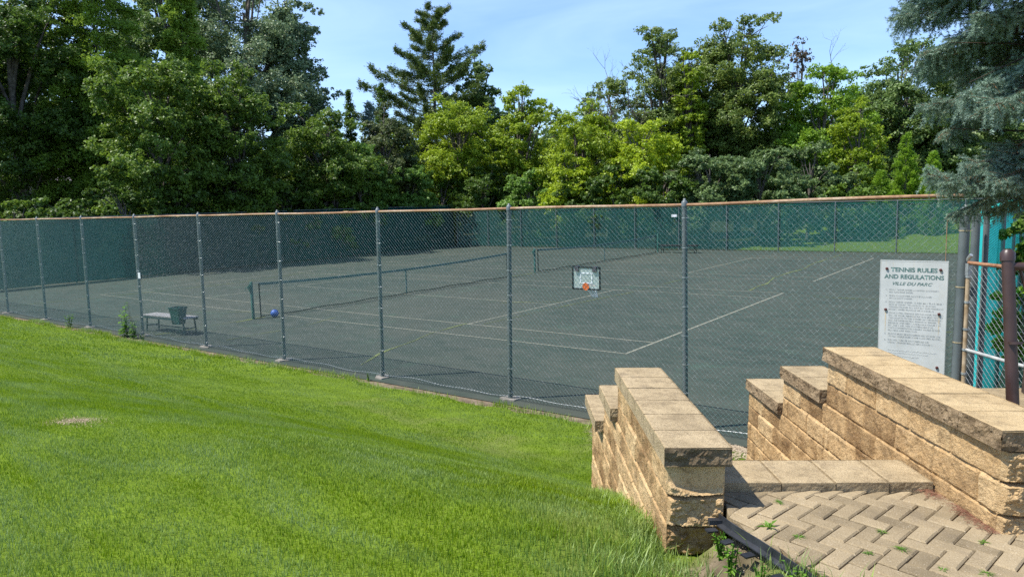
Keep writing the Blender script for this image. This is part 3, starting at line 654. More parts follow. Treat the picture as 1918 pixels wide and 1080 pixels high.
SCREEN_BRIGHT = screen_mat('turquoise_windscreen_cloth', (.015, .60, .56), (.05, .72, .68), .10)

BAY = 3.03
WIRE_TURQ = simple('turquoise_coated_wire', (.03, .50, .46), (.08, .62, .58), 6, .5, .5)
def link_panel(width, height, r=.0023, w_=.0353, name='wire_mesh'):
    """woven zigzag wires: real tubes of triangular section; x along the bay, z up"""
    nw = int(round(width / w_)); nz_ = int(height / w_) + 1; k = np.arange(nz_)
    zz = .03 + k * w_; i = np.arange(nw)
    sgn = np.where((k[None] + i[:, None]) % 2 == 0, 1, -1)
    x = (i[:, None] + .5 + .5 * sgn) * width / nw; y = .0028 * sgn; z = np.broadcast_to(zz, x.shape)
    P = np.stack([x, y, z], -1)                                   # wires, knots, 3
    th = np.arange(3) * 2 * np.pi / 3 + .5
    off = np.stack([np.cos(th) * r, np.sin(th) * r, 0 * th], -1)
    off2 = off.copy(); V = P[:, :, None] + off2[None, None]
    n = nw * nz_; idb = np.arange(n).reshape(nw, nz_)[:, :-1, None] * 3; j = np.arange(3)[None, None]; jk = (j + 1) % 3
    q = np.stack([idb + j, idb + jk, idb + 3 + jk, idb + 3 + j], -1).reshape(-1, 4)
    mb = MB(); mb.add(V.reshape(-1, 3), q)
    return mb
PANEL = link_panel(BAY, 3.02).mesh('wire_mesh')
PANEL_LOW = link_panel(BAY, 2.62, .0030).mesh('wire_mesh')

def post_mesh(h, r, name='fence_post', cap=True):
    mb = MB(); mb.tube([(0, 0, -.05), (0, 0, h)], r, 14)
    if cap: mb.tube([(0, 0, h - .03), (0, 0, h + .035), (0, 0, h + .05), (0, 0, h + .062)], [r + .004, r + .004, r * .75, r * .3], 12); mb.box((0, 0, h + .045), (.03, .022, .075))
    return mb.mesh(name, True)
def band_mesh(h, r, n=8):
    mb = MB()
    for z in (0,):
        mb.tube([(0, 0, z - .006), (0, 0, z + .006)], r + .004, 12); mb.tube([(r, -r * .6, z), (r + .022, -r * .2, z + .004), (r + .012, r * .9, z)], .0025, 4)
    return mb.mesh('tie_band')
def footing_mesh(seed):
    mb = MB(); rr = np.random.default_rng(seed); n = 12; th = np.arange(n) * 2 * np.pi / n; rad = rr.uniform(.12, .19, n); v = np.c_[np.cos(th) * rad, np.sin(th) * rad * .8, 0 * th + .025]; lo = v.copy(); lo[:, :2] *= 1.12; lo[:, 2] = -.03
    mb.add(np.r_[v, lo], [list(range(n))] if False else [[i, (i + 1) % n, n + (i + 1) % n, n + i][::-1] for i in range(n)]); mb.add(v, [list(range(n))]); return mb.mesh('footing')
CONC = simple('old_concrete', (.13, .125, .105), (.24, .22, .19), 9, .9, .1, bmp=.3)

FH = 3.13; PR = .038
posts_x = [-30.0 + 0 * k for k in ()] 
PXS = [.03 - 3.03 * k for k in range(10, -1, -1)] + [3.10]
GF = empty('chain_link_fence', (0, -4.1, 0), 'tall grey green chain link fence with a rusty top rail across the whole view', 'fence')
pm, bm_, fm = post_mesh(FH, PR), band_mesh(FH, PR), footing_mesh(4)
for k, px in enumerate(PXS):
    lean = .085 if px < 1 else -.01
    o = link('fence_post', pm, POST, GF); o.location = (px, 0, 0); o.rotation_euler = (0, lean / FH, 0)
    for q in range(8): link('tie_band', bm_, GALV, o).location = (0, 0, .12 + (FH - .3) * q / 7)
    f_ = link('footing', fm, CONC, o); f_.rotation_euler = (0, 0, k * 1.3)
CX_ = 6.31
cpm = post_mesh(2.98, .053); co = link('corner_post', cpm, POST, GF); co.location = (CX_, 0, 0); co.rotation_euler = (0, .012, 0)
cbm = band_mesh(0, .053); brass = simple('brass_band', (.30, .24, .13), (.45, .38, .24), 20, .5, .5)
for q in range(5): link('tie_band', cbm, brass, co).location = (0, 0, .3 + .62 * q)
co['label'] = 'thick grey corner post beside the rules sign'
rail = MB(); xs = np.concatenate([np.arange(-30.2, 6.3, .5), [6.33]]); sag = .004 * np.sin(xs * 1.7) + .004 * np.sin(xs * .61 + 1)
rail.tube(np.c_[xs, 0 * xs + .0, FH - .005 + sag + .045 * sm((xs - 3) / 3.3)], .0225, 10)
for xx in np.arange(-29, 6, 3.03 * 2): rail.tube([(xx + .9, 0, FH - .005), (xx + 1.06, 0, FH - .005)], .026, 10)
rail.build('top_rail', RUST, GF, True)
mb = MB()
for xx in np.arange(-29.9, 6.2, .62): 
    th = np.linspace(0, 5.6, 9); mb.tube(np.c_[xx + .006 * th, .026 * np.cos(th), FH - .007 + .026 * np.sin(th)], .002, 3)
mb.build('rail_ties', GALV, GF)
xs = np.linspace(-30.2, 6.3, 300); mb = MB(); mb.tube(np.c_[xs, .004 + 0 * xs, .055 + .018 * np.sin(xs * 2.07) + .012 * np.sin(xs * 5.1)], .0032, 5); mb.build('tension_wire', GALV, GF)
px = PXS[:]; 
for k in range(len(px)):
    x0 = px[k]; x1 = px[k + 1] if k + 1 < len(px) else CX_ - .04
    o = link('wire_mesh', PANEL, WIRE_TEAL if k == len(px) - 1 else (WIRE_DEEP if k < 6 else WIRE), GF); o.location = (x0 + .005, -PR * .95, 0); o.scale = ((x1 - x0) / BAY, 1, 1.02)
    o.rotation_euler = (.0, 0, 0)
# tension bar at the corner
mb = MB(); mb.box((CX_ - .13, -.042, 1.5), (.006, .02, 2.9)); mb.build('tension_bar', RUST, GF)

# windscreened fence across the far side of the court
def far_fence(org, rz, n, h, label, screen, cat_mesh, spacing=3.03, grp=None):
    F = empty('windscreen_fence', org, label, 'fence', None, rz); pm_ = post_mesh(h, .032, cap=False)
    for k in range(n + 1):
        o = link('fence_post', pm_, POST if screen is not SCREEN_BRIGHT else POST, F); o.location = (k * spacing, -.05, 0)
    mb = MB(); mb.tube([(-.05, -.05, h), (n * spacing + .05, -.05, h)], .02, 8); mb.build('top_rail', GALV if False else POST, F)
    for k in range(n):
        o = link('wire_mesh', cat_mesh, WIRE_TURQ if screen is SCREEN_BRIGHT else WIRE_TEAL, F); o.location = (k * spacing, -.035, 0)
    # cloth: one wavy sheet, tied along the top, open at the foot by a hand's breadth
    L_ = n * spacing; xs = np.linspace(.0, L_, n * 14); zs = np.linspace(.05, h - .06, 10); A, B = np.meshgrid(xs, zs, indexing='ij')
    yv = .018 + .02 * fbm(np.stack([A * 1.6, B * .7, 0 * A], -1), 3, 12) + .012 * np.sin(A * 2 * np.pi / spacing)
    i = np.arange(A.size).reshape(A.shape); mb = MB(); mb.add(np.stack([A, yv, B], -1).reshape(-1, 3), np.stack([i[:-1, :-1], i[1:, :-1], i[1:, 1:], i[:-1, 1:]], -1).reshape(-1, 4)); mb.build('windscreen', screen, F, True)
    return F
NF = far_fence((-29.85 - .04, 29.2, 0), 0, 12, 2.74, 'far fence with green see-through windscreen in front of the trees and the far lawn', SCREEN, PANEL_LOW)
EF = far_fence((-30.25, 29.15, 0), -math.pi / 2, 11, 3.10, 'end fence with dense windscreen toned dark for the shade of the left trees', SCREEN_SHADED, PANEL)
RF = far_fence((6.45, -3.45, 0), math.pi / 2, 10, 3.05, 'end fence with turquoise windscreen running away behind the gate', SCREEN_BRIGHT, PANEL, 3.3)
# gate post and gate leaf
gp = tag(link('gate_post', post_mesh(2.9, .045), POST), 'dark gate post standing just behind the thick corner post', 'post'); gp.location = (6.41, -3.62, 0)
G = empty('gate', (6.40, -4.14, 0), 'rusty framed chain link gate leaf hung beside the corner post', 'gate', None, math.atan2(-.70, .71))
GL = 1.15
UPR = simple('rusty_upright', (.26, .18, .10), (.46, .36, .24), 9, .8, .2)
mb = MB(); mb.tube([(0, 0, 1.02), (0, 0, 2.30)], .024, 10); mb.build('upright', UPR, G, True); mb = MB(); mb.tube([(GL, 0, 1.02), (GL, 0, 2.42)], .024, 10); mb.build('upright', UPR, G, True)
mb = MB(); mb.tube([(0, 0, 2.43), (.6, 0, 2.425), (GL, 0, 2.42)], .021, 10); mb.build('top_frame', simple('deep_rust', (.18, .085, .045), (.33, .18, .105), 14, .85, .1), G, True)
mb = MB(); mb.tube([(0, 0, 1.47), (.6, 0, 1.455), (GL, 0, 1.445)], .019, 10); mb.build('middle_rail', simple('white_rail', (.24, .25, .25), (.40, .40, .38), 12, .5, .4), G, True)
pan = link_panel(GL - .06, 1.36).build('wire_mesh', GALV, G); pan.location = (.03, 0, 1.03)
for z in (1.2, 1.47, 1.7, 2.0, 2.28): mb = MB(); mb.tube([(0, 0, z - .012), (0, 0, z + .012)], .03, 10); mb.tube([(-.02, .02, z), (-.09, .05, z)], .012, 6); mb.build('hinge_band', GALV, G)
mb = MB(); mb.box((0, 0, 2.36), (.045, .05, .13)); mb.tube([(-.03, 0, 2.45), (.03, 0, 2.52)], .02, 8); mb.build('latch', GALV, G)

# brown steel handrail behind the right wall
BROWN = simple('brown_paint', (.035, .018, .014), (.065, .034, .028), 5, .4, .5)
HR = empty('handrail', tuple(loc(4.0, 2.82, 1.78)), 'dark brown steel handrail post with a horizontal top bar behind the long wall', 'handrail')
mb = MB(); mb.tube([loc(3.93, 2.83, 1.5), loc(4.12, 2.80, 2.92)], .032, 16); mb.tube([loc(4.12, 2.80, 2.90), loc(4.125, 2.80, 2.945), loc(4.127, 2.80, 2.965)], [.038, .038, .02], 16)
mb.tube([loc(3.93 + .16 * .55, 2.812, 2.44), loc(3.93 + .165 * .55, 2.812, 2.455)], .034, 16); at_root(mb.build('post', BROWN, None, True), HR)
mb = MB(); mb.tube([loc(4.11, 2.81, 2.87), loc(4.0, 3.3, 2.865), loc(3.5, 4.6, 2.86)], .024, 12); at_root(mb.build('top_bar', BROWN, None, True), HR)
mb = MB(); mb.tube([loc(4.10, 2.86, 2.86), loc(4.08, 2.95, 2.55), loc(4.05, 3.04, 1.78)], .009, 8); mb.tube([loc(3.5, 4.6, 2.86), loc(3.5, 4.6, 1.75)], .03, 10); at_root(mb.build('baluster', BROWN, None, True), HR)

# ------------------------------------------------------------------ rules sign
SG = empty('rules_sign', (5.53, -4.165, 0), 'white tennis rules sign with rust streaks bolted on the fence by the corner post', 'sign')
SW, SZ0, SZ1 = .685, 1.14, 2.445
def sign_mat():
    m, t, b = node_mat('sign_face', .45, .4); c = coord(t)
    g = ramp(t, noise(t, c, 3, 6, .7), [(.3, (.46, .48, .46)), (.7, (.60, .61, .58))]); g = mix(t, ramp(t, noise(t, mapping(t, c, (14, 1, 1.2)), 3, 5), [(.58, 0.), (.75, .35)]), g, (.52, .44, .30))
    t.links.new(g, b.inputs['Base Color']); return m
mb = MB(); mb.box((SW / 2, 0, (SZ0 + SZ1) / 2), (SW, .004, SZ1 - SZ0)); mb.build('panel', sign_mat(), SG)
mb = MB(); e = .006
for x0, x1, z0, z1 in ((0.004, SW - .004, SZ1 - .012, SZ1 - .009), (0.004, .007, SZ0 + .01, SZ1 - .012), (SW - .007, SW - .004, SZ0 + .01, SZ1 - .012)): mb.box(((x0 + x1) / 2, -.0028, (z0 + z1) / 2), (x1 - x0, .0014, z1 - z0))
mb.build('border_line', simple('border_grey', (.35, .38, .36), (.5, .5, .48), 20), SG)
def text(s, x, z, size, mat, width=None, bold=0., shear=0., align='LEFT', name='lettering', space=1.0):
    cu = bpy.data.curves.new(name, 'FONT'); cu.body = s; cu.size = size; cu.offset = bold; cu.shear = shear; cu.align_x = align; cu.space_character = space; cu.resolution_u = 3
    o = bpy.data.objects.new(name, cu); COL.objects.link(o); bpy.context.view_layer.update(); dg = bpy.context.evaluated_depsgraph_get(); me = bpy.data.meshes.new_from_object(o.evaluated_get(dg)); bpy.data.objects.remove(o)
    co = np.zeros(len(me.vertices) * 3, np.float32); me.vertices.foreach_get('co', co); co = co.reshape(-1, 3)
    sx_ = 1. if width is None else width / (co[:, 0].max() - co[:, 0].min()); return me, sx_
GREEN = simple('faded_green_ink', (.045, .13, .12), (.17, .25, .23), 26, .7, .2, detail=5); INK = simple('faded_ink', (.30, .32, .31), (.50, .51, .48), 34, .8, .1, detail=6, ramp_pos=(.40, .60)); GHOST = simple('ghost_ink', (.44, .45, .43), (.58, .59, .56), 30, .8, .1)
def put(s, xc, z, size, mat, width, bold=0., shear=0., name='lettering'):
    me, sx_ = text(s, 0, 0, size, mat, width, bold, shear); co = np.zeros(len(me.vertices) * 3, np.float32); me.vertices.foreach_get('co', co); x0 = co[::3].min()
    me.transform(Matrix.Translation((-x0, 0, 0))); me.transform(Matrix.Diagonal((sx_, 1, 1, 1))); me.transform(Matrix.Rotation(math.pi / 2, 4, 'X')); me.materials.clear()
    o = link(name, me, mat, SG); o.location = (xc - width / 2, -.0036, z); return o
put('TENNIS RULES', .345, 2.315, .066, GREEN, .47, .0022, name='title_line'); put('AND REGULATIONS', .345, 2.235, .066, GREEN, .60, .0020, name='title_line'); put('VILLE DU PARC', .335, 2.16, .052, GREEN, .40, .0004, .35, name='place_name')
rows = [('1.', 'ONLY TENNIS SHOES ALLOWED ON COURT.', .505, 2.098), ('', 'NO RUNNING SHOES.', .25, 2.069), ('2.', 'GUESTS ALLOWED ONLY IF PLAYING', .43, 2.028), ('', 'WITH A PARTY OWNER.', .24, 1.999),
        ('3.', 'NON TEENS UNDER 12 AGE MAY PLAY, MUST', .55, 1.955), ('', 'GIVE UP COURT TO ADULTS AFTER 5 ON', .47, 1.926), ('', 'WEEKDAYS AND ALL DAY SAT SUN HOLIDAYS', .55, 1.898), ('', 'EXCEPT WHEN PLAYING WITH ADULTS.', .46, 1.869),
        ('4.', 'COURTS WILL CHANGE ON THE HOUR. COURT 2', .55, 1.828), ('', 'ON THE 1/2 HR. PERSONS PLAYING MUST GIVE UP', .55, 1.799), ('', 'THE COURTS TO THE OWNER OF THE RACQUET', .55, 1.770), ('', 'ON THE RESERVATION BOARD IN ORDER TO', .53, 1.741),
        ('', 'RECEIVE THE NEXT AVAILABLE COURT IN', .53, 1.712), ('', 'IN THE 1 HR. NO PLAYERS MAY PL', .46, 1.683), ('', 'TWO CONSECUTIVE HOURS WHILE OTHER', .53, 1.654), ('', 'PLAYERS ARE WAITING.', .30, 1.625),
        ('5.', 'GUESTS MUST BE ACCOMPANIED BY ONE THE', .53, 1.584), ('', 'TO FILL WHILE GUESTS ARE ALLOWED AS WELL.', .55, 1.555), ('6.', 'DO NOT LEAVE ANY REFUSE OR', .42, 1.512), ('', 'USED TENNIS BALLS ON COURT.', .46, 1.483)]
for num, s, w_, z in rows:
    if num: put(num, .072, z, .023, INK, .016, .0003, name='rule_number')
    put(s, .10 + w_ / 2, z, .0235, INK, w_, .0004, name='rule_line')
for z, w_ in ((1.40, .50), (1.37, .40), (1.335, .32)):
    mb = MB(); rr = np.random.default_rng(int(z * 100)); x = .10
    while x < .10 + w_:
        l = rr.uniform(.005, .02); mb.box((x + l / 2, -.0030, z + rr.normal(0, .002)), (l, .0012, rr.uniform(.005, .016))); x += l + rr.uniform(.002, .009)
    mb.build('worn_away_line', GHOST, SG)
BOLT = simple('rusty_bolt', (.055, .02, .02), (.12, .05, .045), 60, .8, .2)
for bx, bz in ((.07, 2.345), (.61, 2.345), (.07, 1.87), (.61, 1.85), (.61, 1.24)):
    mb = MB(); mb.tube([(bx, .03, bz), (bx, -.012, bz), (bx, -.018, bz)], [.016, .016, .009], 10); mb.build('bolt', BOLT, SG, True)
STREAK = simple('rust_streak', (.52, .42, .27), (.60, .54, .42), 30, .8, .1)
for bx, z0, z1 in ((.07, 1.60, 1.85), (.61, 1.60, 1.83), (.61, 2.30, 2.325)):
    mb = MB(); n = 12; zz = np.linspace(z1, z0, n); ww = .009 * np.linspace(1, .1, n) * (1 + .4 * np.sin(np.arange(n) * 2.2)); v = np.r_[np.c_[bx - ww, 0 * zz - .0028, zz], np.c_[bx + ww, 0 * zz - .0028, zz]]; i = np.arange(n - 1); mb.add(v, np.stack([i, i + 1, i + n + 1, i + n], -1)); mb.build('rust_streak', STREAK, SG)
# small tags on fence posts
tg = MB(); tg.box((0, 0, 0), (.11, .008, .15)); o = tg.build('post_tag', simple('white_tag', (.55, .57, .56), (.7, .7, .7), 20)); o.location = (-11.88, -4.16, 1.62); tag(o, 'small white plate fixed to the near fence post above the bench', 'plate')
tg = MB(); tg.box((0, 0, 0), (.36, .02, .16)); o = tg.build('post_tag', simple('white_tag2', (.6, .6, .6), (.75, .75, .75), 20)); o.location = (-12.0, 29.09, 2.10); tag(o, 'small white plate high on the far green screen', 'plate')

# ------------------------------------------------------------------ mini basketball hoop hung on the fence
HP_ = empty('basketball_backboard', (1.49, -4.04, 2.06), 'small clear basketball backboard with orange ball mark hung on the fence', 'backboard')
BLK = simple('black_frame', (.008, .008, .009), (.02, .02, .022), 20, .5, .4)
hb = MB(); W_, H_ = .47, .33
for c, d in (((0, 0, H_ / 2), (W_, .018, .022)), ((0, 0, -H_ / 2), (W_, .018, .022)), ((-W_ / 2, 0, 0), (.022, .018, H_ + .02)), ((W_ / 2, 0, 0), (.022, .018, H_ + .02))): hb.box(c, d)
hb.build('frame', BLK, HP_)
m, t, b = node_mat('clear_board', .1, .5); b.inputs['Base Color'].default_value = (.62, .72, .68, 1); b.inputs['Alpha'].default_value = .42
mb = MB(); mb.box((0, .002, 0), (W_ - .02, .005, H_ - .02)); mb.build('clear_panel', m, HP_)
mb = MB(); wht = simple('white_marking', (.7, .74, .76), (.85, .86, .86), 20)
for c, d in (((-.0, -.003, .075), (.20, .004, .016)), ((0, -.003, -.075), (.20, .004, .016)), ((-.10, -.003, 0), (.016, .004, .165)), ((.10, -.003, 0), (.016, .004, .165))): mb.box(c, d)
mb.build('target_square', wht, HP_)
mb = MB(); 
for sx_ in (-.155, .155): mb.box((sx_, -.014, .135), (.065, .028, .07)); mb.box((sx_, .02, .17), (.04, .07, .02))
mb.build('hanging_pad', simple('grey_pad', (.06, .055, .065), (.10, .09, .10), 30), HP_)
mb = MB(); mb.tube([(0, -.016, -.125), (0, -.020, -.125)], .058, 20); mb.build('orange_ball_mark', simple('orange', (.55, .10, .02), (.72, .17, .04), 60, .6), HP_)
mb = MB(); th = np.linspace(0, 6.283, 22); mb.tube(np.c_[.085 * np.cos(th) + .0, .11 + .085 * np.sin(th), 0 * th - .13], .005, 6); mb.build('rim', simple('orange_rim', (.5, .09, .02), (.6, .14, .04), 30), HP_)
mb = MB()
for q in range(9):
    a0 = q * 2 * np.pi / 9
    for s in (1, -1): mb.tube([(.085 * math.cos(a0) + .02 * k, .11 + .085 * math.sin(a0 + 0) * (1 - .12 * k), -.13 - .045 * k) if False else ((.085 - .012 * k) * math.cos(a0 + s * .35 * k) + .022 * k, .11 + (.085 - .012 * k) * math.sin(a0 + s * .35 * k), -.13 - .042 * k) for k in range(5)], .0022, 4)
mb.build('net', wht, HP_)

# ------------------------------------------------------------------ tennis nets
NETG = simple('net_post_green', (.012, .075, .055), (.03, .12, .09), 12, .5, .4); CORD = simple('net_cord', (.05, .085, .075), (.10, .14, .125), 20, .8, .2); BAND = simple('net_band', (.07, .13, .11), (.14, .20, .18), 9, .8, .2); DARKC = simple('net_dark_edge', (.006, .012, .012), (.018, .028, .026), 14, .8, .2)
def make_net(y0, label):
    T = empty('tennis_net', (-11.885, y0, 0), label, 'tennis net', 'tennis nets on the two courts'); Ln = 12.79
    for k, yy in enumerate((0, Ln)):
        mb = MB(); mb.tube([(0, yy, -.02), (0, yy, 1.10), (0, yy, 1.115)], [.043, .043, .03], 14); p = mb.build('net_post', NETG, T, True)
        if k == 0:
            mb = MB(); mb.tube([(-.035, -.06, .90), (-.035, -.06, .99)], .045, 12); mb.tube([(-.04, -.05, .95), (-.12, -.12, .95), (-.12, -.14, .86)], .011, 8); mb.box((0, -.05, .93), (.05, .06, .22)); mb.build('winding_crank', NETG, p)
    s = np.linspace(.26, Ln - .26, 60); top = lambda y: 1.05 - .14 * (1 - ((y - Ln / 2) / (Ln / 2)) ** 2)
    bot = lambda y: .04 + .015 * np.sin(y * 3)
    mb = MB()
    for yy in np.arange(.27, Ln - .26, .046):
        z = np.array([bot(yy), (bot(yy) + top(yy)) / 2, top(yy)]); mb.tube(np.c_[.012 * np.sin(yy * 2 + z), 0 * z + yy, z], .0014, 3, cap=False)
    for q in np.linspace(0.0, 1, 23)[1:-1]:
        yv = s; z = bot(yv) + (top(yv) - bot(yv)) * q; mb.tube(np.c_[.012 * np.sin(yv * 2 + z), yv, z], .0014, 3, cap=False)
    mb.build('netting', CORD, T)
    mb = MB(); zt = top(s); th = .03
    for sx_ in (-.008, .008): i = np.arange(len(s) - 1); v = np.r_[np.c_[0 * s + sx_, s, zt + th * .6], np.c_[0 * s + sx_, s, zt - .05]]; mb.add(v, np.stack([i, i + 1, i + len(s) + 1, i + len(s)], -1))
    mb.tube(np.c_[0 * s, s, zt + .016], .012, 6); mb.build('headband', BAND, T)
    mb = MB(); mb.tube(np.c_[0 * s, s, bot(s)], .016, 6); mb.tube([(0, .26, .03), (0, .26, 1.05)], .022, 6); mb.tube([(0, Ln - .26, .03), (0, Ln - .26, 1.05)], .022, 6); mb.build('lower_cord', DARKC, T)
    mb = MB(); mb.tube([(0, .0, 1.07), (0, .27, 1.065)], .004, 5); mb.tube([(0, Ln, 1.07), (0, Ln - .27, 1.065)], .004, 5); mb.build('cable', GALV, T)
    mb = MB(); mb.box((.0, Ln / 2, .46), (.024, .05, .9)); mb.build('centre_strap', BAND, T); return T
make_net(-.91, 'nearer tennis net with the blue ball under its left end'); make_net(13.72, 'farther tennis net whose dark lower cord ends at the dark bench')
# ball
mb = MB(); mb.disc_ball((0, 0, 0), .12, 20, 14); o = mb.build('ball', simple('blue_rubber', (.025, .08, .30), (.05, .13, .40), 9, .5, .4), None, True); o.location = (-11.62, -.36, .12); tag(o, 'blue rubber ball lying under the left end of the nearer net', 'ball')

# ------------------------------------------------------------------ benches, bin
def bench(loc_, rz, L_, label, seatmat, framemat, slats=5):
    B = empty('bench', loc_, label, 'bench', None, rz); mb = MB(); dp = .42
    for k in range(slats): mb.box((0, -dp / 2 + (k + .5) * dp / slats, .45), (L_, dp / slats - .014, .028))
    mb.build('seat', seatmat, B); mb = MB()
    for x in (-L_ * .40, L_ * .40): mb.box((x, 0, .42), (.05, dp, .03))
    mb.box((0, -dp / 2 + .02, .40), (L_ * .96, .03, .05)); mb.box((0, dp / 2 - .02, .40), (L_ * .96, .03, .05)); mb.build('seat_frame', framemat, B)
    for sx_ in (-1, 1):
        for sy_ in (-1, 1): mb = MB(); mb.tube([(sx_ * L_ * .44, sy_ * dp * .42, 0), (sx_ * L_ * .42, sy_ * dp * .40, .42)], .022, 8); mb.build('leg', framemat, B)
    mb = MB()
    for sx_ in (-1, 1): mb.tube([(sx_ * L_ * .43, -dp * .41, .16), (sx_ * L_ * .43, dp * .41, .16)], .014, 6)
    mb.tube([(-L_ * .43, 0, .16), (L_ * .43, 0, .16)], .014, 6); mb.build('stretcher', framemat, B); return B
bench((-11.98, -3.38, 0), math.radians(5), 1.9, 'pale weathered slat bench with dark green frame inside the near fence', simple('weathered_slats', (.25, .235, .22), (.38, .36, .34), 14, .8, .2), simple('bench_frame', (.012, .04, .045), (.03, .07, .07), 9, .5, .4))
bench((-10.6, 26.6, 0), math.radians(4), 2.3, 'dark bench at the far end beside the farther net', simple('dark_slats', (.02, .02, .022), (.045, .04, .04), 9, .8, .2), DARKC)
TB = empty('bin', (-11.3, -3.52, 0), 'dark green tapered waste bin hung on the near bench', 'bin', None, math.radians(12))
mb = MB(); r0, r1 = .125, .175; z0, z1 = .30, .74
def ring(r, z, n=4): return np.array([[sx_ * r, sy_ * r * .8, z] for sx_, sy_ in ((-1, -1), (1, -1), (1, 1), (-1, 1))])
V = np.r_[ring(r0, z0), ring(r1, z1), ring(r1 - .012, z1), ring(r0 - .012, z0 + .015)]
F = [[0, 3, 2, 1]] + [[i, (i + 1) % 4, 4 + (i + 1) % 4, 4 + i] for i in range(4)] + [[4 + i, 4 + (i + 1) % 4, 8 + (i + 1) % 4, 8 + i] for i in range(4)] + [[8 + i, 8 + (i + 1) % 4, 12 + (i + 1) % 4, 12 + i] for i in range(4)] + [[12, 13, 14, 15]]
BINM = simple('bin_green', (.008, .055, .05), (.016, .095, .085), 8, .5, .4); mb.add(V, F); mb.build('body', BINM, TB)
mb = MB(); mb.add(np.r_[ring(r1 + .012, z1 - .03), ring(r1 + .014, z1 + .008), ring(r1 - .008, z1 + .008)], [[i, (i + 1) % 4, 4 + (i + 1) % 4, 4 + i] for i in range(4)] + [[4 + i, 4 + (i + 1) % 4, 8 + (i + 1) % 4, 8 + i] for i in range(4)]); mb.build('rim', simple('bin_rim', (.008, .05, .045), (.015, .08, .07), 8), TB)
# ------------------------------------------------------------------ trees
def crown_leaves(mb, r, h, z0, n, ls, seed, clumps=None, flat=.75, el=1.7, open_=0., width_pow=.5, top_bias=0.):
    """leaf-sized faces in ragged clumps through an uneven crown; returns the clump centres"""
    g = np.random.default_rng(seed); nc = clumps or int(44 + 15 * h / r)
    d = g.normal(size=(nc, 3)); d /= np.linalg.norm(d, axis=1)[:, None]
    lob = .95 + .30 * vnoise(d * 1.9 + seed, seed)
    rad = (g.uniform(.15, 1, nc) ** .42) * lob
    hc = (h - z0) / 2; t = d[:, 2] * rad
    wprof = np.where(d[:, 2] > 0, 1, 1 + .10 * d[:, 2])
    C = np.c_[d[:, :2] * (rad * wprof)[:, None] * r * .86, z0 + hc + np.clip(t, -1, .86 + .08 * np.cos(np.arange(nc))) * hc * 1.06]
    rc = r * g.uniform(.17, .34, nc) * (1.0 - .35 * np.clip(t, 0, 1))
    C[:, 2] = np.minimum(C[:, 2], h - rc * .6)
    sub = 22; cs = np.repeat(np.arange(nc), sub); q = g.normal(size=(len(cs), 3)); q /= np.linalg.norm(q, axis=1)[:, None]; q[:, 2] = q[:, 2] * .8 + .15
    SC = C[cs] + q * (rc[cs] * g.uniform(.45, 1.08, len(cs)))[:, None] * [1, 1, flat]; sr = rc[cs] * g.uniform(.16, .38, len(cs))
    wt = sr ** 2; wt /= wt.sum(); k = g.choice(len(cs), n, p=wt)
    o = g.normal(size=(n, 3)); o /= np.linalg.norm(o, axis=1)[:, None]
    P = SC[k] + o * (sr[k] * g.uniform(.2, 1.15, n))[:, None] * [1, 1, .7]
    out = (P - C[cs[k]]); out /= np.linalg.norm(out, axis=1)[:, None] + 1e-9
    nn = out * .55 + [0, 0, .55] + g.normal(size=(n, 3)) * .55
    quads(mb, P, nn, ls * g.uniform(.6, 1.35, n), el, g, .5 * hash3(k, k * 3, k * 7, seed) + .5 * g.uniform(0, 1, n))
    return C, rc

def quads(mb, P, nn, s, el, g, rn, along=None):
    nn = nn / (np.linalg.norm(nn, axis=1)[:, None] + 1e-9)
    a = (g.normal(size=P.shape) if along is None else along); a = a - (a * nn).sum(1)[:, None] * nn; a /= np.linalg.norm(a, axis=1)[:, None] + 1e-9; b = np.cross(nn, a)
    L_ = (s * el / 2)[:, None]; w_ = (s / 2)[:, None]
    V = np.stack([P - a * L_, P - a * L_ * .1 + b * w_, P + a * L_ - nn * L_ * .25, P - a * L_ * .1 - b * w_], 1)
    mb.add(V.reshape(-1, 3), np.arange(4 * len(P)).reshape(-1, 4), np.repeat(rn, 4))

def limbs(mb, C, r, h, seed, n=14, tr=None, lean=(0, 0)):
    g = np.random.default_rng(seed); tr = tr or .016 * h + .04
    z = np.linspace(-.1, h * .82, 9); w_ = np.cumsum(g.normal(0, .03 * r, (9, 2)), 0); w_ -= w_[0]; T = np.c_[w_[:, 0] + lean[0] * z / h, w_[:, 1] + lean[1] * z / h, z]; mb.tube(T, np.linspace(tr, tr * .22, 9), 8)
    top = np.argsort(-C[:, 2])[:5]
    for c in np.r_[C[top], C[g.permutation(len(C))[:n]]]:
        zz = np.clip(c[2] * g.uniform(.35, .75), .1 * h, .75 * h); p = np.array([np.interp(zz, z, T[:, 0]), np.interp(zz, z, T[:, 1]), zz]); s = np.linspace(0, 1, 6)[:, None]
        Q = p + (c - p) * s + np.c_[np.zeros((6, 2)), .12 * np.linalg.norm(c - p) * np.sin(s * np.pi)] + g.normal(0, .02 * r, (6, 3)) * s; r0 = tr * g.uniform(.25, .5); mb.tube(Q, np.linspace(r0, r0 * .15, 6), 5)
        for _ in range(3):
            e = g.normal(size=3); e[2] = abs(e[2]) * .6; e /= np.linalg.norm(e); m = Q[g.integers(2, 5)]; L_ = r * g.uniform(.15, .4); mb.tube([m, m + e * L_ * .5 + g.normal(0, .03 * r, 3), m + e * L_], [r0 * .3, r0 * .2, r0 * .07], 4)
    return T

